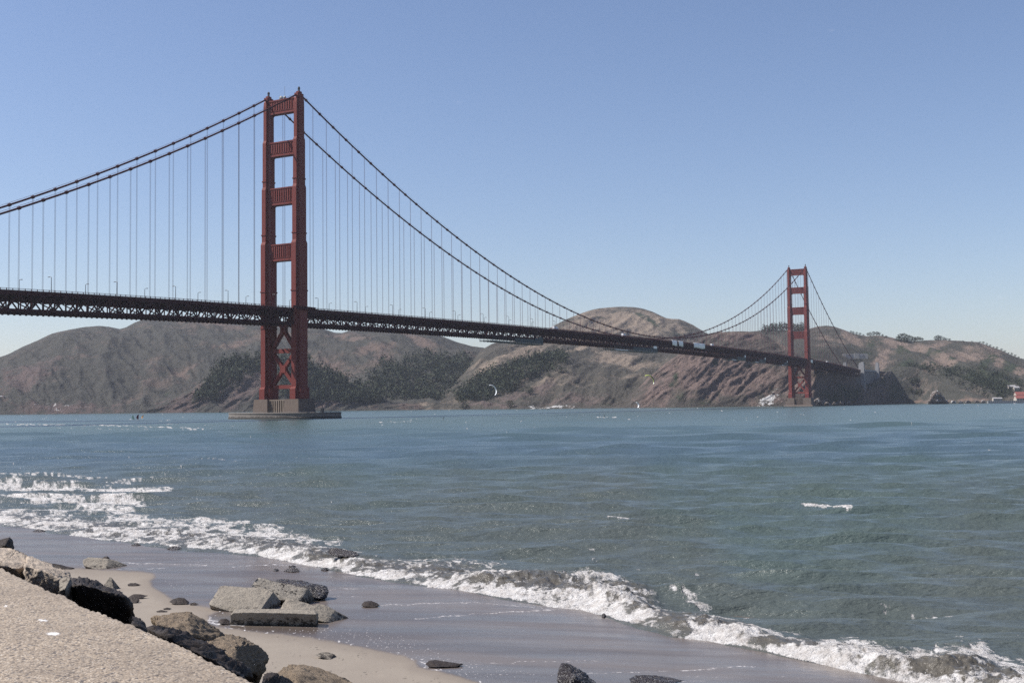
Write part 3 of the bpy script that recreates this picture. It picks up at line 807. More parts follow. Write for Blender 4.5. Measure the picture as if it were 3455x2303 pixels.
# rolling dry hills right of the far tower
hR = hill('hills', 1640, 2640, [
    ([(1640, 934), (1900, 930), (2000, 927.5), (2352, 923.5), (2640, 921)], [(1640, 2420), (1990, 2490), (2110, 2500), (2200, 2360), (2352, 2250), (2640, 2300)]),
    ([(1640, 925), (1900, 915), (2000, 912), (2060, 905), (2120, 900), (2180, 895), (2230, 898), (2300, 912), (2352, 916), (2640, 915)], [(1640, 2440), (1990, 2515), (2110, 2525), (2200, 2400), (2352, 2300), (2640, 2350)]),
    ([(1640, 880), (1900, 870), (2000, 862), (2050, 852), (2100, 848), (2150, 850), (2210, 858), (2260, 872), (2310, 890), (2352, 898), (2640, 905)], [(1640, 2500), (1990, 2560), (2110, 2560), (2200, 2480), (2352, 2400), (2640, 2450)]),
    ([(1640, 840), (1800, 815), (1900, 812), (1960, 825), (2020, 838), (2080, 842), (2150, 840), (2220, 842), (2290, 855), (2352, 868), (2640, 890)], [(1640, 2600), (1990, 2640), (2352, 2540), (2640, 2600)]),
    ([(1640, 810), (1760, 790), (1850, 782), (1930, 783), (1990, 800), (2040, 808), (2100, 806), (2170, 808), (2250, 815), (2310, 832), (2352, 845), (2640, 875)], [(1640, 2800), (1990, 2720), (2352, 2680), (2640, 2700)]),
    ([(1640, 785), (1700, 765), (1752, 759), (1800, 758), (1850, 757), (1864, 753.5), (1880, 749.5), (1898, 748), (1915, 749.5), (1937, 757), (1958, 765), (1975, 769), (1992, 772), (2011, 770), (2030, 772), (2051, 776), (2081, 782), (2100, 783), (2124, 781), (2155, 780), (2186, 781), (2219, 783), (2247, 785), (2270, 793), (2290, 801), (2305, 807), (2320, 814), (2340, 822), (2352, 824), (2400, 838), (2500, 860), (2640, 885)], [(1640, 3050), (1990, 2950), (2352, 2880), (2640, 2850)]),
], HR, [
    (2060, 790, 50, 10, 20, 'tan', 1.4), (2130, 795, 70, 10, -10, 'tan', 1.2), (2200, 815, 80, 18, -15, 'tan', 1.2), (2025, 825, 14, 30, 30, 'tan', 1.4), (2290, 820, 16, 34, -35, 'tan', 1.2), (1955, 775, 30, 9, 35, 'tan', 1.3), (2160, 838, 70, 10, -20, 'tan', 1.1), (2340, 850, 30, 14, 0, 'tan', .7), (2110, 885, 60, 16, 0, 'tan', .35), (1900, 790, 60, 20, 0, 'tan', .5), (2000, 785, 30, 8, 20, 'tan', .9),
    (2130, 810, 14, 8, -30, 'dark', .7), (2160, 808, 18, 10, 0, 'dark', .9), (2190, 822, 12, 6, -10, 'dark', .9), (2140, 832, 10, 5, 0, 'dark', .9), (2075, 835, 34, 14, -30, 'dark', .55), (2270, 830, 34, 16, -30, 'dark', .8), (2320, 842, 26, 18, 0, 'dark', .8), (2260, 870, 60, 26, 10, 'dark', 1.0), (2300, 890, 40, 18, 0, 'dark', 1.0), (2180, 855, 60, 10, 10, 'dark', .6), (2080, 805, 30, 12, 20, 'dark', .7), (2010, 790, 26, 12, 0, 'dark', .75), (1990, 810, 20, 12, 0, 'dark', .7), (1880, 815, 60, 18, 0, 'dark', .45), (2050, 910, 50, 8, 0, 'dark', .5), (2310, 800, 40, 6, 25, 'dark', .7), (2130, 790, 24, 5, 0, 'dark', .3),
    (2100, 921, 120, 5, 0, 'rock', .9), (2230, 918, 60, 5, 0, 'rock', .9), (2080, 866, 60, 3, 0, 'tan', .7),
], rows=170, amp=8, gully=(35, 26, 95), strata=4, seed=67)

# ------------------------------------------------------------------ trees and woods
LEAF = None
def m_leaf(name, a, b):
    t = NT(name); n = t.noise(.09, 4, .6); n2 = t.noise(.6, 3, .6)
    c = t.mix(n, a, b); c = t.mix(t.rng(n2, .35, .7, 0, .5), c, tuple(q * .6 for q in a))
    t.color(c); t.rough(.9); t.b.inputs['Specular IOR Level'].default_value = .15
    return t.m
LEAF = m_leaf('evergreen_leaves', (.032, .042, .027), (.058, .066, .040))
LEAF2 = m_leaf('eucalyptus_leaves', (.048, .052, .036), (.075, .080, .052))
BARK = simple('bark', (.07, .055, .045), .9)

def leaf_tris(rng, n, shape, size):
    """n small leaf-clump triangles spread through a crown of unit height; returns (n,3,3)"""
    if shape == 'cone':
        z = rng.random(n) ** 1.4; r_ = (1 - z) * .30 * rng.random(n) ** .45 + .02
    elif shape == 'round':
        z = rng.random(n); lim = np.sqrt(np.clip(1 - (2 * z - 1) ** 2, 0, 1)) * .52 + .03
        r_ = lim * rng.random(n) ** .4
    else:
        z = rng.random(n) ** .8; lim = (.22 + .3 * np.sin(np.clip(z, 0, 1) * 3.1)) ; r_ = lim * rng.random(n) ** .4
    th = rng.random(n) * 2 * math.pi
    lump = 1 + .35 * np.sin(3 * th + 5 * z + rng.random() * 6)
    c = np.stack([np.cos(th) * r_ * lump, np.sin(th) * r_ * lump, z * .92 + .06], -1)
    d = rng.normal(size=(n, 3, 3)); d /= np.linalg.norm(d, axis=2, keepdims=True)
    return c[:, None, :] + d * size * (.6 + .8 * rng.random((n, 1, 1)))

def wood(name, h, poly, count, hmin, hmax, label, shapes=('round', 'cone', 'bush'), ntri=26, seed=3, dens=None):
    rng = np.random.default_rng(seed)
    P, px, py = h['P'], h['px'], h['py']
    ok = inside(px, py, poly) & (h['vs'][:, None] < h['n']) & (h['vs'][:, None] > 1)
    nz_ = fbm(px / 22, py / 14, 3, seed) > (-.25 if dens is None else dens)
    idx = np.argwhere(ok & nz_)
    # equal chance per patch of hillside
    pick = idx[rng.integers(0, len(idx), count)]
    T = []
    for i, j in pick:
        b = P[i, j] + np.array([rng.normal() * 3, rng.normal() * 4, -1.0])
        H = hmin + (hmax - hmin) * rng.random() ** 1.5
        s_ = shapes[rng.integers(0, len(shapes))]
        t = leaf_tris(rng, ntri, s_, .13)
        wdt = H * (.8 + .5 * rng.random())
        T.append(t * np.array([wdt, wdt, H]) + b)
    T = np.concatenate(T).reshape(-1, 3)
    o = mesh_np(name, T, np.arange(len(T)).reshape(-1, 3), LEAF, False)
    tag(o, label, 'wood', kind='stuff')
    return o
wood('wood', hB, [(488, 872), (492, 845), (520, 828), (560, 816), (610, 812), (610, 850), (570, 872), (540, 880), (500, 920), (440, 925), (470, 900)], 420, 9, 22, 'dark evergreen wood on the rocky point left of the near tower', seed=5, dens=-.1)
wood('wood', hB, [(640, 815), (700, 822), (740, 842), (800, 868), (850, 895), (880, 925), (800, 930), (720, 925), (640, 915)], 900, 10, 24, 'dark evergreen wood on the slope right of the near tower', seed=6)
wood('wood', hA, [(842, 858), (880, 840), (960, 818), (1017, 814), (1077, 830), (1097, 860), (1130, 880), (1130, 925), (1000, 925), (900, 925), (860, 900)], 1500, 9, 24, 'broad grey green wood filling the valley between near tower and brown slope', seed=7, dens=-.4)
wood('wood', hM, [(1085, 885), (1105, 868), (1140, 852), (1180, 836), (1230, 826), (1290, 818), (1305, 830), (1285, 848), (1240, 862), (1200, 880), (1170, 905), (1130, 918), (1060, 930), (1050, 915)], 950, 10, 22, 'dark wood climbing the ridge below mid-span', seed=8, dens=-.5)
wood('wood', hR, [(2075, 842), (2170, 848), (2240, 848), (2310, 862), (2345, 880), (2345, 905), (2290, 918), (2240, 900), (2190, 878), (2130, 862)], 800, 6, 15, 'dark scrubby wood on the lower right-hand slope', seed=9, dens=-.2)
wood('wood', hR, [(1752, 757), (1812, 756), (1846, 757), (1846, 764), (1752, 768)], 90, 12, 24, 'dark evergreen belt on the skyline behind the far tower', ('cone', 'round'), seed=10, dens=-1)
wood('shrubs', hM, [(1200, 900), (1330, 880), (1500, 850), (1560, 830), (1500, 880), (1440, 925), (1300, 928), (1180, 925)], 260, 2, 6, 'low dark shrubs scattered over the slope above the shore', ('bush',), 14, seed=12, dens=-.1)
wood('shrubs', hA, [(100, 800), (300, 770), (600, 770), (1000, 785), (1000, 830), (700, 850), (450, 900), (300, 930), (200, 900)], 500, 2, 6, 'low shrubs scattered over the green headland', ('bush',), 12, seed=13, dens=-.1)
wood('shrubs', hR, [(1980, 790), (2100, 790), (2340, 830), (2340, 900), (2100, 900), (2000, 860), (1880, 800)], 420, 2, 6, 'low shrubs scattered over the dry rolling hills', ('bush',), 12, seed=14, dens=-.1)
wood('shrubs', hL, [(1640, 764), (1740, 766), (1840, 825), (1930, 862), (2040, 862), (2070, 900), (2060, 918), (1880, 915), (1860, 870), (1760, 800)], 420, 2, 6, 'dark shrubs growing on the cliff beside the far tower', ('bush',), 12, seed=15, dens=-.1)

# single trees one can tell apart: crown and trunk, copied from six models
rngt = np.random.default_rng(77)
tree_models = []
for i, (shape, mat) in enumerate([('round', LEAF), ('round', LEAF2), ('bush', LEAF), ('cone', LEAF), ('bush', LEAF2)]):
    T = leaf_tris(rngt, 420, shape, .075).reshape(-1, 3)
    T[:, 2] = .12 + T[:, 2] * .9
    r = empty('tree', (0, 0, -400))
    mesh_np('crown', T, np.arange(len(T)).reshape(-1, 3), mat, False, parent=r)
    m = MB(); m.tube([(0, 0, -.05), (.01, 0, .3), (0, .01, .7)], [.035, .025, .008], 6)
    for a in range(5):
        an = a * 1.3; m.tube([(0, 0, .22 + .07 * a), (.14 * math.cos(an), .14 * math.sin(an), .36 + .08 * a)], [.014, .005], 5)
    m.build('trunk', BARK, r)
    tree_models.append([r, False])
def tree(p, H, W_, k, label, group, name='tree'):
    mdl = tree_models[k]
    o = mdl[0] if not mdl[1] else copy_tree(mdl[0]); mdl[1] = True
    o.name = name
    o.location = p; o.scale = (W_, W_, H); o.rotation_euler = (0, 0, random.uniform(0, 6.28))
    tag(o, label, 'tree', group)
    return o
def on_hill(h, x, y):
    ok = (h['vs'][:, None] <= h['n'] + .02) & (h['vs'][:, None] >= 1)
    d = np.where(ok, (h['px'] - x) ** 2 + (h['py'] - y) ** 2 * 2, 1e9)
    i, j = np.unravel_index(np.argmin(d), d.shape)
    return Vector(h['P'][i, j])
M_ = 1.45
def px_m(p): return float(p[1]) / F * K            # metres per photo pixel (2352 wide) at that depth
def trees(h, lst, label, group, kinds):
    for i, (x, y, hp, wp) in enumerate(lst):
        p = on_hill(h, x, y); s_ = px_m(p)
        lab = label if isinstance(label, str) else label[i]
        tree(p - Vector((0, 0, .5)), hp * s_, wp * s_ * 1.05, kinds[i % len(kinds)], lab, group)
g = [(2064, 783, 13, 12), (2070, 783, 18, 15), (2077, 784, 19, 16), (2085, 785, 17, 15), (2092, 785, 14, 14), (2099, 785, 12, 12), (2081, 786, 14, 15)]
trees(hR, g, 'round dark tree in the dense clump on the right-hand skyline ridge', 'dense clump of round trees on the right ridge', [0, 1, 0, 0])
g = [(2103, 783, 10, 9), (2108, 783, 11, 10), (2114, 782, 9, 9), (2119, 782, 7, 8)]
trees(hR, g, 'small tree in the lower row trailing right from the dense skyline clump', 'row of small trees beside the dense clump', [1, 4])
g = [(2149, 781, 10, 9), (2155, 781, 12, 11), (2161, 781, 10, 10), (2167, 782, 8, 8), (2174, 782, 6, 8), (2181, 782, 6, 7)]
trees(hR, g, 'small round tree in the separate right-hand group on the skyline ridge', 'right-hand group of trees on the ridge', [0, 1, 4])
g = [(1994, 772, 8, 7), (2000, 772, 10, 8), (2007, 771, 10, 9), (2014, 771, 10, 9), (2020, 771, 8, 8), (2027, 773, 6, 6)]
trees(hR, g, 'slim tree in the loose group on the saddle right of the bridge cables', 'loose group of trees on the saddle', [4, 1, 2])
g = [(1955, 765, 6, 6), (1961, 767, 7, 6), (1968, 768, 6, 6), (1976, 770, 6, 7), (1984, 771, 4, 6), (2036, 774, 4, 6)]
trees(hR, g, 'tiny bushy tree on the slope of the skyline just beyond the bridge cables', 'tiny trees on the skyline beyond the cables', [2, 4])
g = [(2250 + i * 8.2, pl([(2250, 786), (2270, 793), (2305, 807), (2340, 822)], 2250 + i * 8.2), 3.5 + 2.5 * ((i * 7) % 4) / 3, 6) for i in range(12)]
trees(hR, g, 'small bush in the line running down the right-hand skyline', 'line of small bushes down the right skyline', [2, 4, 0])
g = [(2195, 784, 3, 6), (2212, 784, 3, 6), (2232, 785, 3.5, 5)]
trees(hR, g, 'very small bush on the bare right-hand hilltop', 'very small bushes on the bare hilltop', [2])
trees(hR, [(2100, 878, 15, 26)], 'large dark spreading tree alone on the slope right of the cliff', None, [0])
trees(hR, [(2064, 896, 13, 8), (2092, 899, 14, 11), (2113, 906, 14, 20), (2078, 903, 8, 8), (2070, 880, 6, 4)], ['narrow pointed tree below the lone spreading tree', 'upright dark tree between the pointed tree and the sea stack', 'broad dark bushy tree just left of the sea stack', 'small round tree beside the narrow pointed tree', 'very small pointed tree on the path above the shore'], None, [3, 0, 2, 0, 3])
trees(hR, [(1757, 760, 14, 9), (1766, 759, 12, 9), (1775, 759, 17, 10), (1783, 758, 15, 12), (1791, 758, 19, 11), (1799, 758, 15, 11), (1807, 758, 16, 10), (1824, 757, 14, 8), (1832, 757, 16, 9), (1841, 757, 13, 8)],
      'tall dark evergreen in the belt on the skyline behind the far tower', 'evergreens on the skyline behind the far tower', [3, 0, 3, 2])
trees(hM, [(1292, 860, 14, 22), (1260, 866, 9, 12)], ['dark round bush on the tan knoll at the right end of the ridge wood', 'small dark bush below the ridge wood on the tan slope'], None, [0, 2])
trees(hM, [(1217, 906, 16, 19), (1183, 900, 14, 14), (1200, 899, 9, 9)], ['dark round tree low on the slope above the white rocks', 'dark tree at the foot of the ridge wood', 'small round tree between the wood and the white rocks'], None, [0, 2, 0])
trees(hM, [(1172, 938, 18, 20), (1066, 940, 20, 22)], ['dark bushy tree standing at the water edge', 'big dark tree beside the pale grassy beach'], None, [2, 0])

# sea stack and shore rocks on the far right
def m_rock(name, a, b, dark, white=0.0, sc_=3.0, bump=.6, rough=.85, bd=.05, tide=0.0, spots=0.0):
    t = NT(name)
    n = t.noise(sc_, 6, .65); n2 = t.noise(sc_ * 4, 5, .7); n3 = t.noise(sc_ * .4, 3)
    c = t.mix(n, a, b); c = t.mix(t.rng(n2, .5, .75, 0, .7), c, dark); c = t.mix(t.rng(n3, .4, .7, 0, .3), c, tuple(q * .7 for q in a))
    if white: c = t.mix(t.rng(t.noise(sc_ * .9, 5, .7), .56, .62, 0, white), c, (.6, .6, .6))
    if spots: c = t.mix(t.rng(t.noise(4.5, 3, .8), spots, spots + .03), c, (.022, .017, .016))
    if tide:                                              # weed-stained wet band by object height; also paints in the near faces' shade
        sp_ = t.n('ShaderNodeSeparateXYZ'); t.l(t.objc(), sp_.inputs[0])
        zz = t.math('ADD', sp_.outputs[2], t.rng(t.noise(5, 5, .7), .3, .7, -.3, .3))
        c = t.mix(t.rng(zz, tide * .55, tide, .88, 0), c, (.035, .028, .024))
    t.color(c); t.rough(rough); t.b.inputs['Specular IOR Level'].default_value = .2 if rough > .5 else .5
    h = t.math('ADD', t.noise(sc_ * 2.5, 7, .7), t.math('MULTIPLY', n, 1.5))
    t.bump(h, bump, bd)
    return t.m
STACK = m_rock('sea_stack_rock', (.09, .075, .07), (.16, .13, .115), (.04, .035, .035), .8, .12, .8, .9, 2.0)

def rough_hull(name, pts, mat, label=None, cat='rock', group=None, cuts=5, amp=.04, freq=3.0, smooth=0, seed=1, kind=None, parent=None, sharp=0.0):
    bm = bmesh.new()
    for p in pts: bm.verts.new(Vector(p))
    bmesh.ops.convex_hull(bm, input=bm.verts)
    bmesh.ops.delete(bm, geom=[v for v in bm.verts if not v.link_faces], context='VERTS')
    bmesh.ops.triangulate(bm, faces=bm.faces[:])
    size = max((Vector(p) - Vector(pts[0])).length for p in pts)
    for it in range(4):
        lim = size / (6 * cuts / 5 * 4)
        ed = [e for e in bm.edges if e.calc_length() > lim]
        if not ed or len(bm.verts) > 16000: break
        bmesh.ops.subdivide_edges(bm, edges=ed, cuts=1, use_grid_fill=True)
        bmesh.ops.triangulate(bm, faces=[f for f in bm.faces if len(f.verts) > 3])
    for i in range(smooth): bmesh.ops.smooth_vert(bm, verts=bm.verts, factor=.5, use_axis_x=True, use_axis_y=True, use_axis_z=True)
    bm.normal_update()
    V = np.array([v.co for v in bm.verts]); N = np.array([v.normal for v in bm.verts])
    q = V * freq
    d = fbm(q[:, 0] + q[:, 2] * .7, q[:, 1] + q[:, 2] * .9, 5, seed) + .6 * (ridged(q[:, 0] * .6 - q[:, 2] * .5, q[:, 1] * .6 + q[:, 2], 4, seed + 5) - .6)
    d = d + .30 * fbm(q[:, 0] * 6 + q[:, 2] * 3, q[:, 1] * 6 - q[:, 2] * 5, 4, seed + 13) - .35 * np.clip(ridged(q[:, 0] * 1.7 + q[:, 2], q[:, 1] * 1.7 - q[:, 2] * 1.4, 3, seed + 17) - .72, 0, 1) * 3
    if sharp: d = d + sharp * np.abs(fbm(q[:, 0] * 7, q[:, 1] * 7 + q[:, 2] * 7, 3, seed + 8))
    V = V + N * (d * amp)[:, None]
    for v, c in zip(bm.verts, V): v.co = c
    cen = V.mean(0); cen[2] = V[:, 2].min()
    for v in bm.verts: v.co -= Vector(cen)
    me = bpy.data.meshes.new(name); bm.to_mesh(me); bm.free()
    me.materials.append(mat); me.polygons.foreach_set('use_smooth', [True] * len(me.polygons))
    o = bpy.data.objects.new(name, me); C.objects.link(o); o.location = cen
    if parent: o.parent = parent; o.location = Vector(cen) - parent.location
    tag(o, label, cat, group, kind)
    return o

def outline_rock(name, sil, Z, thick, mat, label, cat='rock', group=None, front=.8, lift=0.0, amp=.05, freq=3.0, seed=1, sharp=0.0, smooth=1, cuts=5):
    """sil: outline as seen from the slab (2352-wide photo); the rock is that outline at depth Z, bulging towards and away"""
    s_ = np.array(sil, float); c = s_.mean(0)
    pts = [tuple(at(x, y, Z)) for x, y in s_]
    fr = c + (s_ - c) * front; fr[:, 1] += lift
    pts += [tuple(at(x, y, Z - thick * .5)) for x, y in fr]
    bk = c + (s_ - c) * .8
    pts += [tuple(at(x, y + 1, Z + thick * .6)) for x, y in bk]
    return rough_hull(name, pts, mat, label, cat, group, cuts, amp, freq, smooth, seed, sharp=sharp)

outline_rock('sea_stack', [(2132, 925), (2137, 914), (2143, 904), (2150, 898), (2157, 902), (2162, 912), (2171, 918), (2178, 926)], 2190, 30, STACK, 'dark pointed sea stack with white streaks at the right shore', amp=6, freq=.09, seed=4, sharp=.9, cuts=8)
outline_rock('shore_rock', [(1862, 931), (1866, 924), (1872, 917), (1880, 914), (1888, 920), (1893, 930)], 1990, 20, STACK, 'pale streaked rock at the water right of the far tower', amp=2.5, freq=.09, seed=5, sharp=.6)
for i, (x, y, w_, h_) in enumerate([(1900, 928, 14, 5), (1917, 928, 12, 5), (1935, 927, 14, 6), (1952, 927, 12, 5), (1968, 927, 14, 5), (2190, 924, 12, 4), (2206, 924, 12, 4), (2224, 924, 14, 5), (2244, 923, 12, 4), (2258, 923, 10, 4)]):
    lab = 'low brown shore rock in the row right of the pale streaked rock' if i < 5 else 'low brown shore rock in the row right of the sea stack'
    outline_rock('shore_rock', [(x - w_ / 2, y + 1), (x - w_ * .3, y - h_ * .8), (x, y - h_), (x + w_ * .35, y - h_ * .5), (x + w_ / 2, y + 1)], 2010 + max(0, x - 1900) * .6, 10, STACK, lab, group='low rocks right of the %s' % ('streaked rock' if i < 5 else 'sea stack'), amp=1.5, freq=.15, seed=i, sharp=.5)
for x, w_, h_, lab in ((504, 10, 7, 'small pale-topped rock in the water off the rocky point'), (728, 9, 9, 'small rock at the shore just left of the near pier')) :
    if x == 728: x = 560
    outline_rock('shore_rock', [(x - w_ / 2, 949), (x - w_ * .3, 949 - h_ * .8), (x, 949 - h_), (x + w_ * .35, 949 - h_ * .6), (x + w_ / 2, 949)], 2150, 6, STACK, lab, amp=.8, freq=.3, seed=x)

# houses at the far right shore and the retaining wall on the hill
ROOF = simple('red_roof_tiles', (.24, .075, .06), .8, .15, .4)
WALLW = simple('cream_wall', (.36, .33, .29), .85, .1, .2)
def house(x, y, Y, w, d, h, rh, label, roofm, nwin, rot=0.0):
    p = at(x, y, Y); r = empty('house', p, rot); tag(r, label, 'house')
    m = MB(); m.box(-w / 2, w / 2, -d / 2, d / 2, -4, h)
    for sg in (-1, 1): m.add([(sg * w / 2, -d / 2, h), (sg * w / 2, d / 2, h), (sg * w / 2, 0, h + rh * .95)], [(0, 1, 2)])
    m.build('wall', WALLW, r)
    m = MB()
    for sg in (-1, 1): m.add([(-w / 2 - .6, sg * (d / 2 + .7), h - .3), (w / 2 + .6, sg * (d / 2 + .7), h - .3), (w / 2 + .6, 0, h + rh), (-w / 2 - .6, 0, h + rh),
                              (-w / 2 - .6, sg * (d / 2 + .7), h - .7), (w / 2 + .6, sg * (d / 2 + .7), h - .7), (w / 2 + .6, 0, h + rh - .4), (-w / 2 - .6, 0, h + rh - .4)],
                             [(0, 1, 2, 3), (4, 7, 6, 5), (0, 4, 5, 1), (1, 5, 6, 2), (2, 6, 7, 3), (3, 7, 4, 0)])
    m.build('roof', roofm, r)
    for i in range(nwin):
        wx = (i - (nwin - 1) / 2) * w / (nwin + .3)
        m = MB(); m.box(wx - .9, wx + .9, -d / 2 - .12, -d / 2 + .05, h * .35, h * .8); m.build('window', DARKM, r)
GREYR = simple('grey_roof', (.30, .29, .29), .8, .1, .3)
house(2352, 912, 2330, 36, 12, 5, 6, 'long house with a red roof, the upper one at the right edge', ROOF, 7, .06)
house(2354, 920, 2270, 38, 12, 5, 5.5, 'long house with a red roof, the lower one by the water at the right edge', ROOF, 7, .06)
house(2285, 920, 2262, 8, 7, 4.5, 2, 'small cream house at the shore, left one of the pair', GREYR, 2)
house(2296, 920, 2264, 7, 7, 4.5, 2, 'small cream house at the shore, right one of the pair', GREYR, 2)
house(2323, 893, 2400, 14, 9, 5, 3, 'white house half hidden by trees above the red roofs, the higher one', GREYR, 3)
house(2334, 895, 2390, 10, 8, 4.5, 3, 'white house beside the higher one above the red roofs', GREYR, 2)
p = at(2322, 923.6, 2240); r = empty('sea_wall', p, .05); tag(r, 'dark sea wall at the water in front of the red-roofed houses', 'wall')
m = MB(); m.box(-45, 60, -2, 2, -3, 3.0); m.build('wall', CONC2, r)
m = MB()
for i in range(26): m.box(-44 + i * 4, -43 + i * 4, -2.6, -2.05, -3, 2.8)
m.build('buttress', CONC2, r)
p = on_hill(hR, 1962, 824); r = empty('retaining_wall', p, -.08); tag(r, 'pale concrete retaining wall of a viewpoint on the hill behind the bridge cables', 'wall')
m = MB(); m.box(-27, 27, -7, -6, -3, 8); m.box(-27, -20, -7.5, -7.05, -3, 8.6); m.box(-2, 8, -7.4, -7.05, -3, 9); m.build('wall', WALLW, r)
m = MB(); m.box(-18, -6, -7.3, -7.03, .5, 5.5); m.box(10, 18, -7.3, -7.03, 1, 6); m.build('opening', CONC2, r)

# ------------------------------------------------------------------ water
SW = [(-700, 1120), (-300, 1160), (-60, 1196), (0, 1204), (75, 1214), (150, 1226), (220, 1238), (300, 1246), (400, 1258), (480, 1264), (560, 1272), (640, 1284), (700, 1297), (800, 1316), (870, 1330), (950, 1341), (1020, 1350), (1100, 1362),
      (1180, 1377), (1250, 1390), (1330, 1400), (1400, 1416), (1470, 1437), (1550, 1462), (1640, 1474), (1700, 1482), (1750, 1494), (1820, 1510), (1900, 1528), (1980, 1546), (2050, 1562), (2200, 1600), (2352, 1640), (3000, 1830)]
UP = [(-700, 1060), (0, 1165), (150, 1180), (300, 1200), (400, 1205), (500, 1215), (600, 1228), (700, 1247), (800, 1268), (860, 1280), (950, 1284), (1050, 1283), (1120, 1296), (1200, 1312), (1280, 1310), (1360, 1308), (1420, 1322), (1470, 1340),
      (1520, 1385), (1560, 1400), (1600, 1395), (1660, 1425), (1720, 1445), (1800, 1462), (1900, 1478), (2000, 1490), (2100, 1500), (2200, 1492), (2260, 1496), (2300, 1515), (2352, 1520), (3000, 1700)]
BH = [(-700, .1), (0, .12), (300, .18), (450, .28), (560, .32), (700, .40), (820, .36), (950, .28), (1100, .40), (1250, .52), (1360, .58), (1450, .48), (1530, .24), (1620, .34), (1700, .42), (1800, .28), (1900, .34), (2000, .40), (2120, .48), (2230, .56), (2352, .5), (3000, .5)]
F1 = F / PW * 1024
dep = np.concatenate([np.arange(1.0, 4, .3), np.arange(4, 300, .52), np.arange(300, 420, 2.0)])
colp = np.concatenate([np.linspace(-1500, -575, 26), np.arange(-560, 561, .88), np.linspace(575, 1500, 26)])
D, A_ = np.meshgrid(dep, colp, indexing='ij')
Yw = HC * F1 / D; Xw = A_ / F1 * Yw
P0 = np.stack([Xw, Yw, np.zeros_like(Xw)], -1)
wpx, wpy = proj(P0)
ys, yu = pl(SW, wpx), pl(UP, wpx)
wob = 5 * fbm(Xw / 2.2, Yw / 2.2, 4, 91) * np.clip(60 / Yw, 0, 1.2)
q = (ys + wob - wpy) / np.maximum(ys - yu, 8)               # 0 at the swash edge, 1 at the back of the breaker
near = Yw < 140
dZ = Yw ** 2 / (HC * F1) * .52
Z = np.zeros_like(Xw); DX = np.zeros_like(Xw); DY = np.zeros_like(Xw)
rw = np.random.default_rng(5)
patch = .95 + .35 * fbm(Xw / 60, Yw / 110, 3, 61)
for i in range(70):
    lam = .7 * (30 / .7) ** (i / 69.0)
    th = R(-97) + rw.normal() * R(13)                      # travelling towards the beach
    kx, ky = 2 * math.pi / lam * math.cos(th), 2 * math.pi / lam * math.sin(th)
    amp = .0100 * lam * (1.1 if lam < 1.6 else 1.15 if lam < 6 else .7 if lam < 9 else np.interp(Yw, [60, 150, 400], [.36, .85, 1.5])) * (.7 if lam > 14 else 1)
    att = np.clip((lam / np.maximum(dZ * abs(math.sin(th)), .02) - 1.3) / 1.5, 0, 1) * patch * (np.clip(Yw / 300, 0, 1) if lam > 16 else 1)
    ph = kx * Xw + ky * Yw + rw.random() * 6.28
    Z += amp * att * np.cos(ph); DX -= amp * .45 * att * math.cos(th) * np.sin(ph); DY -= amp * .45 * att * math.sin(th) * np.sin(ph)
calm = sst(-.1, 2.2, q)
Z *= .25 + .75 * calm
# the shore break
bh = pl(BH, wpx)
tb = ridged(Xw / 1.1, Yw / 1.1, 4, 15); tb2 = fbm(Xw / .45, Yw / .45, 4, 16)
prof = sst(.0, .30, q) * (1 - sst(.35, 1.25, q))
front = sst(-.02, .06, q) * (1 - sst(.06, .5, q))
mod = .55 + .9 * np.clip(fbm(Xw / 3.0, Yw / 3.0, 3, 17) + .45, 0, 1)
Z = Z + near * (bh * prof * mod * (.8 + .28 * (tb - .5)) + .05 * front + .13 * prof * tb2 * bh / .4 + .015 * prof * fbm(Xw / .16, Yw / .16, 3, 18))
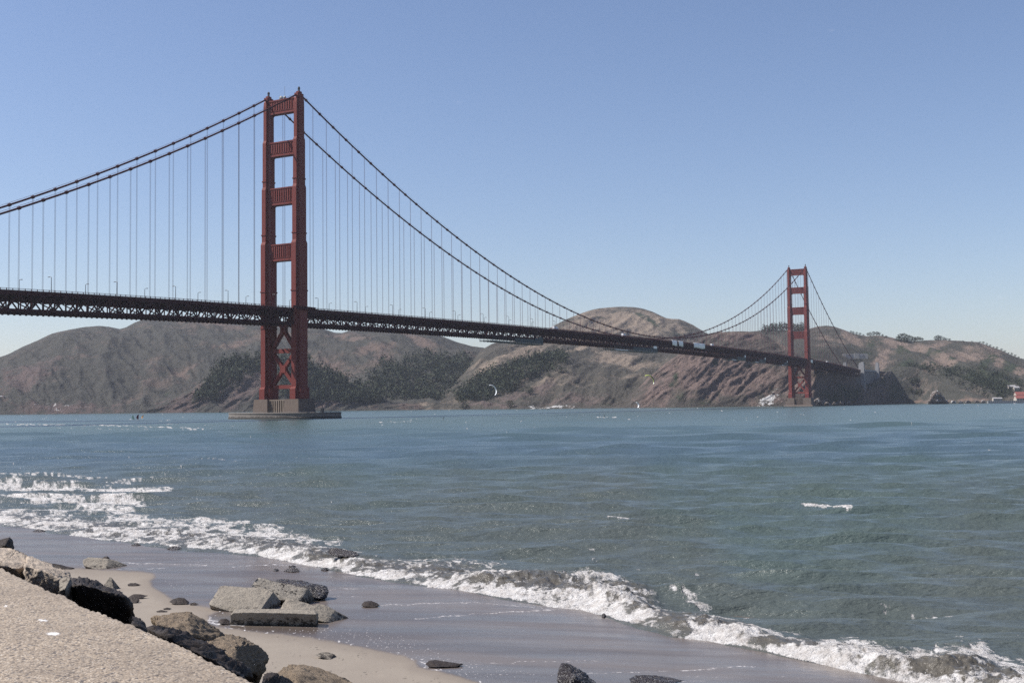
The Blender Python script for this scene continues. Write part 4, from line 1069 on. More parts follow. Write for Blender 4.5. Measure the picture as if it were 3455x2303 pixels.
# second and third lines of surf on the left, swell lines and painted sun glints further out
lines = [([(-60, 1121), (60, 1119), (180, 1121), (300, 1125), (400, 1127)], 9, 1.02, .26), ([(-60, 1149), (40, 1145), (120, 1150), (200, 1157), (260, 1152), (340, 1161)], 12, 1.0, .2),
         ([(-60, 1174), (100, 1178), (200, 1171), (310, 1178)], 12, .95, .14), ([(-60, 1196), (100, 1204), (200, 1213), (300, 1228), (420, 1245)], 13, 1.0, .05), ([(240, 1190), (330, 1196), (430, 1211), (560, 1226), (700, 1241), (790, 1247)], 17, .92, .12),
         ([(330, 1196), (450, 1200), (580, 1206)], 8, .85, .08), ([(430, 1228), (560, 1243), (640, 1252)], 10, .95, .1), ([(-20, 1092), (120, 1094), (260, 1098)], 4, .8, 0), ([(250, 1112), (420, 1096), (520, 1092)], 4, .8, .08), ([(380, 1062), (480, 1058), (570, 1060)], 2.2, .78, 0), ([(60, 1068), (160, 1064)], 2, .5, .1),  # the outer ones here are sun glints painted as foam streaks
         ([(1395, 1194), (1425, 1193), (1458, 1197)], 2.8, 1.35, .06), ([(1835, 1170), (1890, 1171), (1958, 1174)], 2.0, 1.3, .08), ([(600, 1153), (650, 1152), (720, 1154)], 2.2, .7, .08), ([(2196, 971), (2216, 970)], 1.6, 1.1, 0), ([(850, 970), (955, 967)], 1.5, .85, 0),
         ([(-40, 974), (150, 975), (300, 978), (500, 985)], 2.6, .8, 0), ([(120, 982), (250, 985), (480, 988)], 1.6, .7, 0), ([(350, 972), (560, 979)], 1.2, .62, 0), ([(1020, 963), (1034, 964)], 1.2, 1.1, 0), ([(1362, 958.3), (1420, 957.6)], 1.1, 1.0, 0),
         ([(1580, 1322), (1640, 1326)], 3, .55, 0), ([(1990, 1390), (2080, 1400), (2190, 1408)], 4, .6, 0), ([(1660, 1420), (1740, 1430), (1800, 1440)], 4, .5, 0), ([(1700, 1450), (1850, 1462), (2000, 1462), (2010, 1450)], 5, .6, 0), ([(1500, 1352), (1600, 1356)], 3, .5, 0), ([(2120, 1480), (2230, 1478)], 3, .5, 0), ([(2170, 1040), (2300, 1041)], 1, .6, 0), ([(1520, 1008), (1560, 1010)], .9, .6, 0),
         ([(900, 1262), (960, 1266)], 3, .6, 0), ([(1130, 1273), (1180, 1288)], 3, .4, 0), ([(1350, 1236), (1430, 1242)], 2, .5, .1), ([(1480, 1340), (1560, 1375), (1640, 1392)], 9, .72, .05)]
foam = np.zeros_like(Xw)
lace = .55 * ridged(Xw / 1.0 + .6 * fbm(Xw / .8, Yw / .8, 3, 8), Yw / 1.5 + .6 * fbm(Xw / .8, Yw / .8, 3, 9), 4, 33) + .45 * (fbm(Xw / .35, Yw / .6, 4, 34) * .5 + .5)
fine = fbm(wpx / 11.0, wpy / 1.7, 3, 35) * .5 + .5
lace = np.where(Yw < 130, lace, fine)
lace = lace * np.clip(130 / Yw, 0, 1) + fine * (1 - np.clip(130 / Yw, 0, 1))
inten = np.zeros_like(Xw)
for pts, hw, it, hh in lines:
    p_ = np.array(pts)
    sel = (wpx > p_[:, 0].min() - 40) & (wpx < p_[:, 0].max() + 40) & (wpy > p_[:, 1].min() - hw * 4) & (wpy < p_[:, 1].max() + hw * 4)
    if not sel.any(): continue
    jit = hw * .8 * fbm(wpx[sel] / (hw * 5), wpy[sel] / (hw * 3), 2, 44)
    d = poly_dist(wpx[sel], wpy[sel] + jit, pts)
    endf = np.clip(np.minimum(wpx[sel] - p_[:, 0].min() + 14, p_[:, 0].max() + 14 - wpx[sel]) / 26, 0, 1)
    inten[sel] = np.maximum(inten[sel], it * np.exp(-(d / hw) ** 2) * endf)
    Z[sel] += hh * np.clip(1.5 - Yw[sel] / 80, 0, 1) * np.exp(-(d / (hw * 1.2)) ** 2) * endf
inten = np.where(q < 0.02, np.maximum(inten * .5, 0), inten)
bq = np.where(near, np.clip(1.25 * sst(-.06, .02, q) * (1 - sst(.72, 1.25, q)), 0, 1), 0)
bamp = .40 + .68 * np.clip(fbm(Xw / 4.5, Yw / 2.5, 3, 47) + .4, 0, 1) + .34 * (1 - sst(.0, .3, q))
bamp = bamp * pl([(-700, .9), (300, .95), (700, 1.0), (1000, .92), (1350, 1.05), (1480, 1.0), (1540, .85), (1620, 1.0), (1700, 1.08), (1780, 1.08), (1900, 1.02), (2100, 1.12), (2352, 1.12), (3000, .9)], wpx)
inten = np.maximum(inten, bq * bamp)
inten = np.maximum(inten, near * .42 * np.exp(-((q - 1.2) / .5) ** 2) * np.clip(.5 + fbm(Xw / 3, Yw / 3, 3, 49), 0, 1))
foam = sst(.40, .98, inten * .98 + lace * 1.75 - 1.02)
foam *= (inten > .12)
# scattered whitecaps on the open water, and sun glints painted as white specks
wc = perlin(wpx / 5.5, wpy / 1.4, 71) * .6 + perlin(wpx / 14, wpy / 5, 72) * .5
thr = np.interp(wpy, [925, 940, 985, 1010, 1100, 1300, 1500], [.60, .57, .64, .73, .78, .88, 1.0])
foam = np.maximum(foam, sst(thr, thr + .08, wc) * .9 * (q > 1.3))
glit = perlin(wpx / 3.0, wpy / 1.3, 73) * .75 + perlin(wpx / 40, wpy / 10, 74) * .5  # sun glints painted into the foam mask, denser on the left
gth = np.interp(wpx, [0, 500, 900, 1400, 2400], [.60, .66, .76, .90, .98]) + np.interp(wpy, [940, 1000, 1050, 1150, 1300], [.05, .12, .02, .0, .10])
foam = np.maximum(foam, sst(gth, gth + .1, glit) * .75 * (q > 1.1))
Z = Z + foam * .03 * near * (fbm(Xw / .2, Yw / .2, 2, 77) + .6)
Z = np.where(q < 0, Z * np.clip(1 + q * 3, 0, 1) - .5 * sst(0, .6, -q) + .02, Z + .03)
Pw = np.stack([Xw + np.where(near, DX, 0) * calm, Yw + np.where(near, DY, 0) * calm, Z], -1)
# water body colour: sandy close to the beach, green-blue in the strait
depthf = sst(.8, 6.0, q) * .5 + .5 * sst(1120, 990, wpy)
depthf = depthf + .08 * fbm(wpx / 260, wpy / 22, 3, 81)
bluef = np.exp(-((wpy - 1045 + .01 * wpx) / 55) ** 2) + .35 * fbm(wpx / 200, wpy / 9, 3, 82)
turb = np.exp(-((q - .35) / .45) ** 2) * near
streak = np.exp(-(poly_dist(wpx, wpy, [(-80, 969.5), (0, 968.5), (120, 968), (250, 966.5), (380, 965.5), (470, 964.5), (560, 963), (640, 962)]) / np.interp(wpx, [0, 250, 500, 640], [2.6, 2.0, 1.0, .6])) ** 2) * np.interp(wpx, [0, 480, 640], [1, .8, .4])  # darker strip of water running left from the near pier

def m_water():
    t = NT('sea_water')
    df, bf, fo, tu, sk = (t.attr(k) for k in ('deep', 'blue', 'foam', 'turbid', 'streak'))
    c = t.mix(t.rng(df, .1, .9), (.076, .089, .083), (.064, .099, .094))
    c = t.mix(t.rng(bf, .25, 1.1, 0, .6), c, (.058, .090, .128))
    c = t.mix(t.rng(tu, .1, .9, 0, .7), c, (.098, .080, .062))
    c = t.mix(t.rng(sk, .2, .8, 0, .85), c, (.018, .028, .034))
    fn = t.noise(6.0, 4, .7)
    ff = t.math('ADD', fo, t.math('MULTIPLY', t.rng(fn, .35, .65, -.35, .35), t.rng(fo, .02, .4)))
    ff = t.rng(ff, .18, .85)
    c = t.mix(ff, c, t.mix(t.rng(t.noise(2.2, 6, .75), .34, .64), (.38, .35, .325), (.68, .665, .65)))
    t.color(c)
    t.rough(t.rng(ff, 0, 1, .24, .75))
    t.b.inputs['IOR'].default_value = 1.333
    t.b.inputs['Specular IOR Level'].default_value = .47
    p = t.pos()
    n1 = t.noise(2.6, 5, .65, t.scaled(p, .7, 1.3, 1)); n2 = t.noise(.55, 4, .65, t.scaled(p, .5, 1.4, 1))
    n3 = t.noise(.05, 4, .6, t.scaled(p, .5, 1.6, 1))
    h = t.math('ADD', t.math('MULTIPLY', n1, .14), t.math('ADD', t.math('MULTIPLY', n2, .45), t.math('MULTIPLY', n3, 1.1)))
    h = t.math('ADD', h, t.math('MULTIPLY', t.math('MULTIPLY', t.noise(9, 5, .75), ff), .12))
    t.bump(h, 1.0, 1.0)
    return t.m
o = mesh_np('water', Pw.reshape(-1, 3), grid_faces(*Xw.shape), m_water(), True, dict(foam=foam, deep=depthf, blue=bluef, turbid=turb, streak=streak))
tag(o, kind='structure')

# spray and foam clots thrown up along the breaker
rs = np.random.default_rng(31)
cand = np.argwhere(near & (q > .0) & (q < .75) & (foam > .35) & (Yw < 90) & (np.abs(A_) < 540))
V = []
w_ = bh[cand[:, 0], cand[:, 1]] ** 2 + .01; w_ /= w_.sum()
for i, j in cand[rs.choice(len(cand), 3000, p=w_)]:
    b = Pw[i, j]; s_ = .008 + .018 * rs.random() ** 2
    up = bh[i, j] * .30 * rs.random() ** 3
    d = rs.normal(size=(4, 3)); d /= np.linalg.norm(d, axis=1, keepdims=True)
    V.append(b + np.array([0, 0, up]) + d * s_)
# a small plume of spray standing above the crest
pc = ground(1338, 1338, .45)
for k in range(260):
    a = rs.random() * 4.4 - .4; rr = .26 + .05 * rs.normal()
    b = pc + np.array([rr * math.cos(a) * 1.1 + .1, rs.normal() * .06, .40 + rr * math.sin(a) * .9 - .08])
    if k > 180: b = pc + np.array([-.12 + .12 * rs.normal(), rs.normal() * .1, .5 * rs.random()])
    d = rs.normal(size=(4, 3)); d /= np.linalg.norm(d, axis=1, keepdims=True)
    V.append(b + d * (.012 + .02 * rs.random()))
V = np.concatenate(V); n = len(V) // 4
i4 = np.arange(n)[:, None] * 4
FO = np.concatenate([i4 + np.array([[0, 1, 2]]), i4 + np.array([[0, 2, 3]]), i4 + np.array([[0, 3, 1]]), i4 + np.array([[1, 3, 2]])])
FOAM = simple('white_foam', (.56, .55, .54), .6, .04, 2.0)
tag(mesh_np('sea_foam', V, FO, FOAM, True), 'white spray and foam clots on the breaking waves', 'foam', kind='stuff')

# ------------------------------------------------------------------ beach
DRY = [(-120, 1285), (0, 1290), (100, 1299), (165, 1302), (250, 1307), (330, 1311), (355, 1318), (360, 1326), (345, 1334), (350, 1345), (372, 1360), (400, 1377), (450, 1388), (490, 1397), (505, 1405), (480, 1414), (484, 1426), (470, 1432), (500, 1438),
       (540, 1443), (600, 1450), (700, 1460), (800, 1478), (880, 1495), (930, 1505), (956, 1515), (962, 1530), (1010, 1540), (1060, 1553), (1110, 1570), (1160, 1592), (1260, 1640), (1260, 1800), (-120, 1800)]
def zb_px(px, py):
    l = (py - pl(SW, px)) * .055                           # rises gently inland
    return np.where(l > 0, np.minimum(.012 + l * .055, .9), np.maximum(l * .10, -1.2))
bx = np.arange(-260, 2620, 2.1); by = np.concatenate([np.arange(1120, 1660, 1.5), np.arange(1660, 2000, 10)])
gx, gy = np.meshgrid(bx, by)
zb = zb_px(gx, gy)
Pb = ground(gx, gy, zb)
dry_in = inside(gx, gy, DRY)
dd = poly_dist(gx, gy, DRY, 1.6)
sd = np.where(dry_in, dd, -dd) + 5 * fbm(gx / 30, gy / 14, 3, 7)
wet = 1 - sst(-5, 9, sd)
damp = 1 - sst(4, 46, sd)
bf_ = np.zeros_like(gx)
for pts, hw, it in [([(300, 1282), (380, 1283), (485, 1284)], 1.0, .8), ([(280, 1291), (360, 1294), (475, 1296)], 1.2, 1), ([(408, 1300), (474, 1298)], 1.2, .9), ([(450, 1292), (539, 1294)], 1, .8), ([(533, 1301), (590, 1297), (690, 1297)], 1.4, 1), ([(721, 1376), (765, 1374)], 2.4, 1.1),
                    ([(757, 1353), (848, 1350)], 1.2, .9), ([(742, 1369), (851, 1369)], 1.1, .8), ([(838, 1392), (903, 1388), (1020, 1383)], 1.6, 1), ([(809, 1426), (856, 1411), (1020, 1394)], .9, .6), ([(953, 1384), (1098, 1383), (1271, 1399)], 1.6, .9), ([(953, 1420), (1112, 1408), (1265, 1399)], 2.0, .95),
                    ([(1048, 1528), (1199, 1519), (1294, 1516), (1381, 1518)], 1.3, .85), ([(1349, 1545), (1503, 1541), (1640, 1536)], 1.5, .9), ([(1566, 1540), (1666, 1531), (1735, 1529)], 2.0, .95), ([(1500, 1550), (1700, 1556)], 1.5, .7), ([(480, 1428), (520, 1434), (560, 1436)], 2.6, 1.2), ([(478, 1424), (500, 1424)], 3, 1),
                    ([(965, 1518), (978, 1524), (990, 1529), (1010, 1531)], 3.2, 1.2), ([(255, 1304), (300, 1306), (380, 1305)], 1.3, 1), ([(190, 1300), (215, 1303)], 1.5, .8), ([(1700, 1548), (1850, 1556), (1960, 1560)], 1.3, .6), ([(660, 1386), (700, 1384), (760, 1383)], 1.2, .6), ([(1290, 1556), (1330, 1560), (1380, 1572)], 2.5, 1), ([(1450, 1560), (1550, 1563), (1620, 1562)], 1.6, .9),
                    ([(760, 1330), (850, 1345), (930, 1356)], 1.0, .6), ([(700, 1310), (780, 1330), (860, 1346), (960, 1360), (1060, 1372)], 1.6, .55), ([(560, 1284), (640, 1296), (700, 1307)], 1.2, .6)]:
    jit = 3.5 * fbm(gx / 40, gy / 14, 3, 55)
    d = poly_dist(gx, gy + jit, pts)
    bf_ = np.maximum(bf_, .66 * it * np.exp(-(d / hw) ** 2) * (.35 + .9 * (fbm(gx / 16, gy / 3, 3, 56) * .5 + .5)))
spk = perlin(gx / 4.2, gy / 1.9, 58)
def zone(cx, cy, rx, ry, rot=0):
    a = R(rot); dx, dy = gx - cx, gy - cy
    return np.exp(-(((dx * math.cos(a) + dy * math.sin(a)) / rx) ** 2 + ((-dx * math.sin(a) + dy * math.cos(a)) / ry) ** 2))
sz = zone(700, 1446, 170, 20, 6) + zone(900, 1480, 130, 22, 15) + zone(1000, 1512, 110, 26, 20) + zone(1180, 1545, 130, 24, 5) + .8 * zone(410, 1345, 60, 20, 30) + .8 * zone(530, 1345, 110, 10) + .5 * zone(1150, 1390, 120, 8) + .55 * zone(820, 1365, 80, 14) + .5 * zone(560, 1325, 140, 8) + .3 * zone(2050, 1540, 300, 20)
bf_ = np.maximum(bf_, np.clip(sz, 0, 1) * sst(.32, .55, spk) * (sd < 4) * .62)
bf_ = np.maximum(bf_, (sd > -9) * (sd < 2) * sst(.15, .5, perlin(gx / 9, gy / 5, 66)) * .6 * (gx > 480))
pool = zone(605, 1425, 150, 14) * (gx > 478)
ripple = .006 * fbm(Pb[..., 0] * 2.2, Pb[..., 1] * 1.1, 4, 60) * (1 - wet) + .012 * fbm(Pb[..., 0] * .5, Pb[..., 1] * .4, 3, 62) * (1 - wet)
Pb[..., 2] += ripple + wet * .0035 * fbm(Pb[..., 0] * .9, Pb[..., 1] * .9, 3, 63)
weed = sst(.42, .6, perlin(gx / 7, gy / 2.2, 68)) * sst(.1, .35, perlin(gx / 50, gy / 16, 69)) * (sd > 14) * (gx > 600)
def m_sand():
    t = NT('beach_sand')
    w, dm, fo, po, wd = (t.attr(k) for k in ('wet', 'damp', 'foam', 'pool', 'weed'))
    n = t.noise(30, 4, .7); n2 = t.noise(.8, 5, .6)
    dry = t.mix(n, (.20, .168, .135), (.275, .235, .19)); dry = t.mix(t.rng(n2, .4, .65, 0, .3), dry, (.185, .15, .12))
    c = t.mix(t.rng(dm, .05, 1, 0, .55), dry, (.155, .125, .10))
    wetc = t.mix(t.rng(t.noise(.30, 5, .6, t.scaled(t.pos(), .35, 1.5, 1)), .40, .60), (.096, .077, .066), (.142, .115, .097))
    c = t.mix(w, c, wetc)
    c = t.mix(t.rng(po, .2, .8, 0, .8), c, (.045, .036, .022))
    c = t.mix(t.math('MULTIPLY', wd, .75), c, (.045, .035, .025))
    fn = t.noise(9, 3, .7)
    ff = t.rng(t.math('ADD', fo, t.rng(fn, .35, .65, -.25, .25)), .38, .75)
    ff = t.math('MULTIPLY', ff, t.rng(fo, .03, .2))
    c = t.mix(ff, c, (.55, .53, .53))
    t.color(c)
    r_ = t.rng(t.math('MULTIPLY', w, t.rng(ff, 0, 1, 1, 0)), 0, 1, .9, .26)
    r_ = t.math('ADD', r_, t.math('MULTIPLY', w, t.rng(t.noise(.45, 4, .6, t.scaled(t.pos(), .3, 1.3, 1)), .42, .62, -.05, .10)))
    t.rough(r_)
    t.b.inputs['Specular IOR Level'].default_value = .5
    h = t.math('MULTIPLY', t.math('ADD', n, t.noise(5, 4)), t.rng(w, 0, 1, 1.0, .0))
    h = t.math('ADD', h, t.math('MULTIPLY', t.noise(2.2, 4, .6, t.scaled(t.pos(), .6, 1.4, 1)), t.rng(w, 0, 1, 0, 1.6)))
    t.bump(h, .35, .02)
    return t.m
o = mesh_np('beach', Pb.reshape(-1, 3), grid_faces(*gx.shape)[:, ::-1], m_sand(), True, dict(wet=wet, damp=damp, foam=bf_, pool=pool, weed=weed))
tag(o, kind='structure')

# ------------------------------------------------------------------ paved sea-front and the stones along it
EDGE = [(-420, 1215), (-200, 1258), (0, 1297), (40, 1318), (75, 1333), (110, 1349), (150, 1364), (190, 1388), (240, 1404), (300, 1428), (350, 1450), (420, 1478), (470, 1505), (520, 1530), (560, 1548), (600, 1570), (700, 1625), (840, 1720), (1100, 1960)]
SLZ = 6.1
ep = np.array(EDGE, float)
sx = np.arange(-420, 900, 2.2)
sy_e = np.interp(sx, ep[:, 0], ep[:, 1]) + 2.6 * fbm(sx / 11, sx * 0 + 3, 5, 12) + 3.0 * fbm(sx / 60, sx * 0, 2, 13) + 2.2 * np.clip(ridged(sx / 26, sx * 0 + 7, 3, 14) - .62, 0, 1) * 4
rows_ = np.concatenate([np.linspace(0, 1, 60) ** 1.3 * 60, np.linspace(62, 420, 150)])
sgx = np.repeat(sx[None, :], len(rows_), 0); sgy = sy_e[None, :] + rows_[:, None]
Ps = ground(sgx, sgy, SLZ)
peb = fbm(Ps[..., 0] * 22, Ps[..., 1] * 22, 3, 15)
Ps[..., 2] += .006 * peb + .010 * fbm(Ps[..., 0] * 3, Ps[..., 1] * 3, 3, 18) - .05 * np.exp(-rows_[:, None] / 2.0)
blot = np.zeros_like(sgx)
for cx, cy, rx, ry in ((99, 1424, 11, 2.0), (122, 1454, 16, 3.4), (12, 1391, 5, 1.2)):
    dx, dy = sgx - cx + 3 * fbm(sgx / 6, sgy / 3, 2, 3), sgy - cy + 1 * fbm(sgx / 5, sgy / 3, 2, 4)
    blot = np.maximum(blot, (1 - sst(.7, 1.1, np.hypot(dx / rx, dy / ry))))
lip = Ps[0].copy(); lip[:, 2] -= .5; lip2 = lip.copy(); lip2[:, 2] -= 3
Pall = np.concatenate([lip2[None], lip[None], Ps]); blot = np.concatenate([blot[:1] * 0, blot[:1] * 0, blot])
def m_pave():
    t = NT('exposed_aggregate_concrete')
    v = t.n('ShaderNodeTexVoronoi', Scale=48.0); t.l(t.pos(), v.inputs['Vector'])
    v2 = t.n('ShaderNodeTexVoronoi', Scale=110.0); t.l(t.pos(), v2.inputs['Vector'])
    h1 = t.n('ShaderNodeSeparateColor'); t.l(v.outputs['Color'], h1.inputs[0])
    h2 = t.n('ShaderNodeSeparateColor'); t.l(v2.outputs['Color'], h2.inputs[0])
    c = t.mix(h1.outputs[0], (.215, .168, .124), (.365, .297, .226))
    c = t.mix(t.rng(h1.outputs[1], .83, .88), c, (.085, .072, .068)); c = t.mix(t.rng(h2.outputs[0], .9, .95), c, (.48, .43, .37)); c = t.mix(t.rng(h2.outputs[1], .88, .92, 0, .7), c, (.09, .075, .07))
    n = t.noise(1.3, 5, .6); c = t.mix(t.rng(n, .40, .62, 0, .45), c, (.16, .128, .10))
    c = t.mix(t.rng(t.noise(.5, 4, .6), .45, .7, 0, .35), c, (.33, .275, .215))
    c = t.mix(t.attr('blot'), c, (.72, .71, .70))
    t.color(c); t.rough(.9)
    h = t.math('ADD', t.math('MULTIPLY', v.outputs['Distance'], -.6), t.noise(30, 5, .7)); t.bump(h, .55, .018)
    return t.m
o = mesh_np('pavement', Pall.reshape(-1, 3), grid_faces(*Pall.shape[:2])[:, ::-1], m_pave(), True, dict(blot=blot))
tag(o, kind='structure')

# rough bank of rubble between the pavement and the sand
bxs = np.arange(-420, 1100, 5.0); e_ = np.interp(bxs, ep[:, 0], ep[:, 1])
e0 = ground(bxs, e_, SLZ); tdir = np.gradient(e0[:, :2], axis=0); tdir /= np.linalg.norm(tdir, axis=1, keepdims=True); nrm = np.stack([-tdir[:, 1], tdir[:, 0]], -1)
if nrm[len(nrm) // 2] @ np.array([1, 1]) < 0: nrm = -nrm
kk = np.linspace(0, 1, 60)
Pr = np.zeros((len(kk), len(bxs), 3))
for i, k in enumerate(kk):
    off = k * 9.0
    Pr[i, :, :2] = e0[:, :2] + nrm * (off - .15)
    Pr[i, :, 2] = SLZ - .75 - 1.1 * min(1, k * 6) - (SLZ - 2.0) * k ** .85
Pr[..., 2] += (.55 * (ridged(Pr[..., 0] * .7, Pr[..., 1] * .7, 4, 3) - .6) + .12 * fbm(Pr[..., 0] * 4, Pr[..., 1] * 4, 4, 4)) * np.clip(kk * 6, 0, 1)[:, None] * np.clip((1 - kk) * 5, .2, 1)[:, None]
ROCKD = m_rock('dark_wet_rock', (.026, .020, .017), (.056, .043, .036), (.011, .009, .008), 0, 4, .8, .6, .05)
ROCKT = m_rock('tan_boulder', (.22, .168, .12), (.32, .255, .188), (.075, .056, .043), 0, 3.2, 1.0, .9, .13)
BEAMM = m_rock('weedy_shaded_concrete', (.175, .152, .124), (.255, .226, .187), (.07, .056, .046), 0, 3.0, 1.0, .85, .09, tide=.68, spots=.6)  # weed band raised higher, painting in the shade of a near face
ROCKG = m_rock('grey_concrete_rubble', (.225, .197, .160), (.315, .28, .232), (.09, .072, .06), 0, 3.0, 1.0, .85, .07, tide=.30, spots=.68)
ROCKM = m_rock('musselled_concrete', (.225, .20, .168), (.315, .285, .24), (.075, .06, .05), 0, 3.0, 1.0, .85, .09, tide=.4, spots=.56)
KERB = m_rock('pale_sandstone', (.38, .315, .25), (.50, .42, .34), (.20, .15, .125), 0, 5, .9, .9, .05)
MUSS = m_rock('mussel_crust', (.018, .014, .016), (.05, .040, .042), (.010, .008, .010), .35, 14, 1.0, .35, .05)
o = mesh_np('rocky_bank', Pr.reshape(-1, 3), grid_faces(len(kk), len(bxs)), ROCKD, True); tag(o, kind='structure')

def gz(x, y):                                              # depth of the sand seen at (x, y)
    return float(ground(x, y, zb_px(np.array(x, float), np.array(y, float)))[1])
def pts_px(lst, Z): return [tuple(at(x, y, Z + d)) for x, y, d in lst]
def Zs(x, y, z): return float(ground(x, y, z)[1])

# pale kerb stone and dark stones right behind the pavement edge
def strip_rock(name, lst, mat, label, **kw):
    return rough_hull(name, lst, mat, label, 'rock', **kw)
zk = Zs(0, 1298, SLZ)
strip_rock('kerb_stone', pts_px([(-60, 1250, 3.4), (-10, 1256, 3.2), (28, 1258, 3.0), (50, 1266, 2.6), (74, 1280, 2.1), (-60, 1291, .3), (0, 1292, .25), (34, 1305, .2), (60, 1299, .6), (70, 1304, .6), (-60, 1330, .8), (0, 1330, .6), (60, 1345, .6), (74, 1340, 1.6)], zk), KERB, 'pale weathered kerb stone at the left edge behind the pavement', amp=.05, freq=2.4, seed=3, sharp=.6, cuts=14)
strip_rock('kerb_stone', pts_px([(66, 1277, 2.2), (90, 1289, 1.9), (117, 1303, 1.6), (140, 1311, 1.4), (157, 1316, 1.2), (164, 1325, .9), (58, 1299, .55), (94, 1309, .45), (118, 1319, .4), (140, 1332, .35), (58, 1345, .65), (110, 1372, .6), (150, 1385, .5), (166, 1360, .9)], zk * .96), KERB, 'pale kerb stone with a dark near face, right of the first one', amp=.05, freq=2.6, seed=5, sharp=.6, cuts=14)
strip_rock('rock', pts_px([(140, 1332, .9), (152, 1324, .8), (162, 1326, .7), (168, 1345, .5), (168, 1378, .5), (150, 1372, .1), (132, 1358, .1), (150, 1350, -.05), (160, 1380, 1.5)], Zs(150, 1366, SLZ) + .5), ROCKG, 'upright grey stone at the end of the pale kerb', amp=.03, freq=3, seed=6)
zr_ = Zs(230, 1400, SLZ) + 1.6
strip_rock('rock', pts_px([(168, 1330, 1.7), (182, 1329, 1.7), (200, 1334, 1.6), (222, 1338, 1.5), (238, 1346, 1.3), (270, 1360, .9), (288, 1367, .7), (297, 1380, .5), (305, 1404, .45), (304, 1432, .5), (166, 1343, .1), (190, 1343, .0), (216, 1349, .0), (252, 1361, .0), (284, 1373, .05), (296, 1392, .1), (166, 1400, .35), (215, 1430, .35), (262, 1445, .35), (300, 1450, .45)], zr_), ROCKD, 'long dark jagged ledge behind the pavement edge', amp=.075, freq=2.4, seed=8, sharp=.6, cuts=14)
strip_rock('rock', pts_px([(304, 1414, .6), (322, 1418, .6), (336, 1432, .5), (344, 1446, .4), (330, 1450, 0), (306, 1436, 0), (320, 1455, 1.2)], Zs(320, 1440, SLZ) + 1.6), ROCKD, 'small dark stone between the jagged ledge and the tan boulders', amp=.04, freq=3, seed=9, sharp=.4)
zb1 = Zs(430, 1480, SLZ) + 3.2
strip_rock('boulder', pts_px([(352, 1420, .9), (372, 1411, 1.2), (400, 1409, 1.3), (420, 1404, 1.3), (438, 1404, 1.3), (458, 1413, 1.2), (482, 1432, 1.0), (508, 1453, .7), (506, 1462, .3), (480, 1470, -.2), (440, 1460, -.6), (400, 1446, -.6), (362, 1434, -.3), (430, 1425, -.1), (500, 1490, .8), (380, 1470, .6), (460, 1500, .6)], zb1), ROCKT, 'tan rough boulder with a dark undercut, nearest the jagged ledge', amp=.07, freq=2.2, seed=11, sharp=.5, cuts=14)
zb2 = Zs(540, 1540, SLZ) + 3.6
strip_rock('boulder', pts_px([(470, 1466, .9), (500, 1458, 1.2), (530, 1458, 1.3), (562, 1464, 1.3), (582, 1474, 1.1), (598, 1488, .8), (611, 1514, .5), (604, 1540, .2), (594, 1554, .1), (572, 1540, -.5), (540, 1514, -.8), (505, 1490, -.6), (476, 1478, -.2), (545, 1480, -.3), (585, 1580, .8), (490, 1540, 1.0)], zb2), ROCKT, 'tan boulder with a steep dark end, in the middle of the rocks by the pavement', amp=.07, freq=2.2, seed=12, sharp=.4, cuts=14)
strip_rock('rock', pts_px([(352, 1438, .5), (400, 1452, .4), (440, 1468, .4), (480, 1484, .4), (530, 1508, .3), (575, 1546, .2), (560, 1556, -.4), (500, 1524, -.5), (430, 1488, -.5), (370, 1458, -.5), (345, 1446, -.2), (450, 1530, .6)], Zs(450, 1495, SLZ) + 1.4), ROCKD, 'dark broken ledge under the two tan boulders', amp=.08, freq=2.6, seed=13, sharp=.6, cuts=14)
zb3 = Zs(700, 1600, SLZ) + 5.4
strip_rock('boulder', pts_px([(628, 1550, .5), (648, 1533, .9), (668, 1526, 1.2), (700, 1528, 1.2), (740, 1540, 1.2), (790, 1556, 1.0), (840, 1580, .8), (860, 1620, .5), (760, 1610, -.6), (690, 1580, -.8), (640, 1574, -.4), (680, 1548, -.2), (740, 1660, .4), (640, 1640, .4)], zb3), ROCKT, 'smooth tan boulder cut off by the bottom edge of the picture', amp=.06, freq=1.8, seed=14, sharp=.3, cuts=14)
strip_rock('rock', pts_px([(606, 1546, .4), (622, 1540, .5), (640, 1546, .4), (646, 1570, .2), (640, 1592, 0), (606, 1590, -.2), (600, 1566, -.1), (620, 1610, .6)], Zs(620, 1580, SLZ) + 3.4), ROCKD, 'small dark stone between the two lowest tan boulders', amp=.05, freq=3, seed=15, sharp=.4)
strip_rock('rock', pts_px([(-20, 1246, 0), (2, 1241, 0), (14, 1236, .1), (22, 1234, .1), (30, 1242, .2), (31, 1262, .1), (-20, 1266, -.1), (10, 1268, .8), (12, 1252, -.3)], zk + 5), ROCKD, 'dark pointed rock at the left edge above the kerb stone', amp=.05, freq=2.5, seed=16)

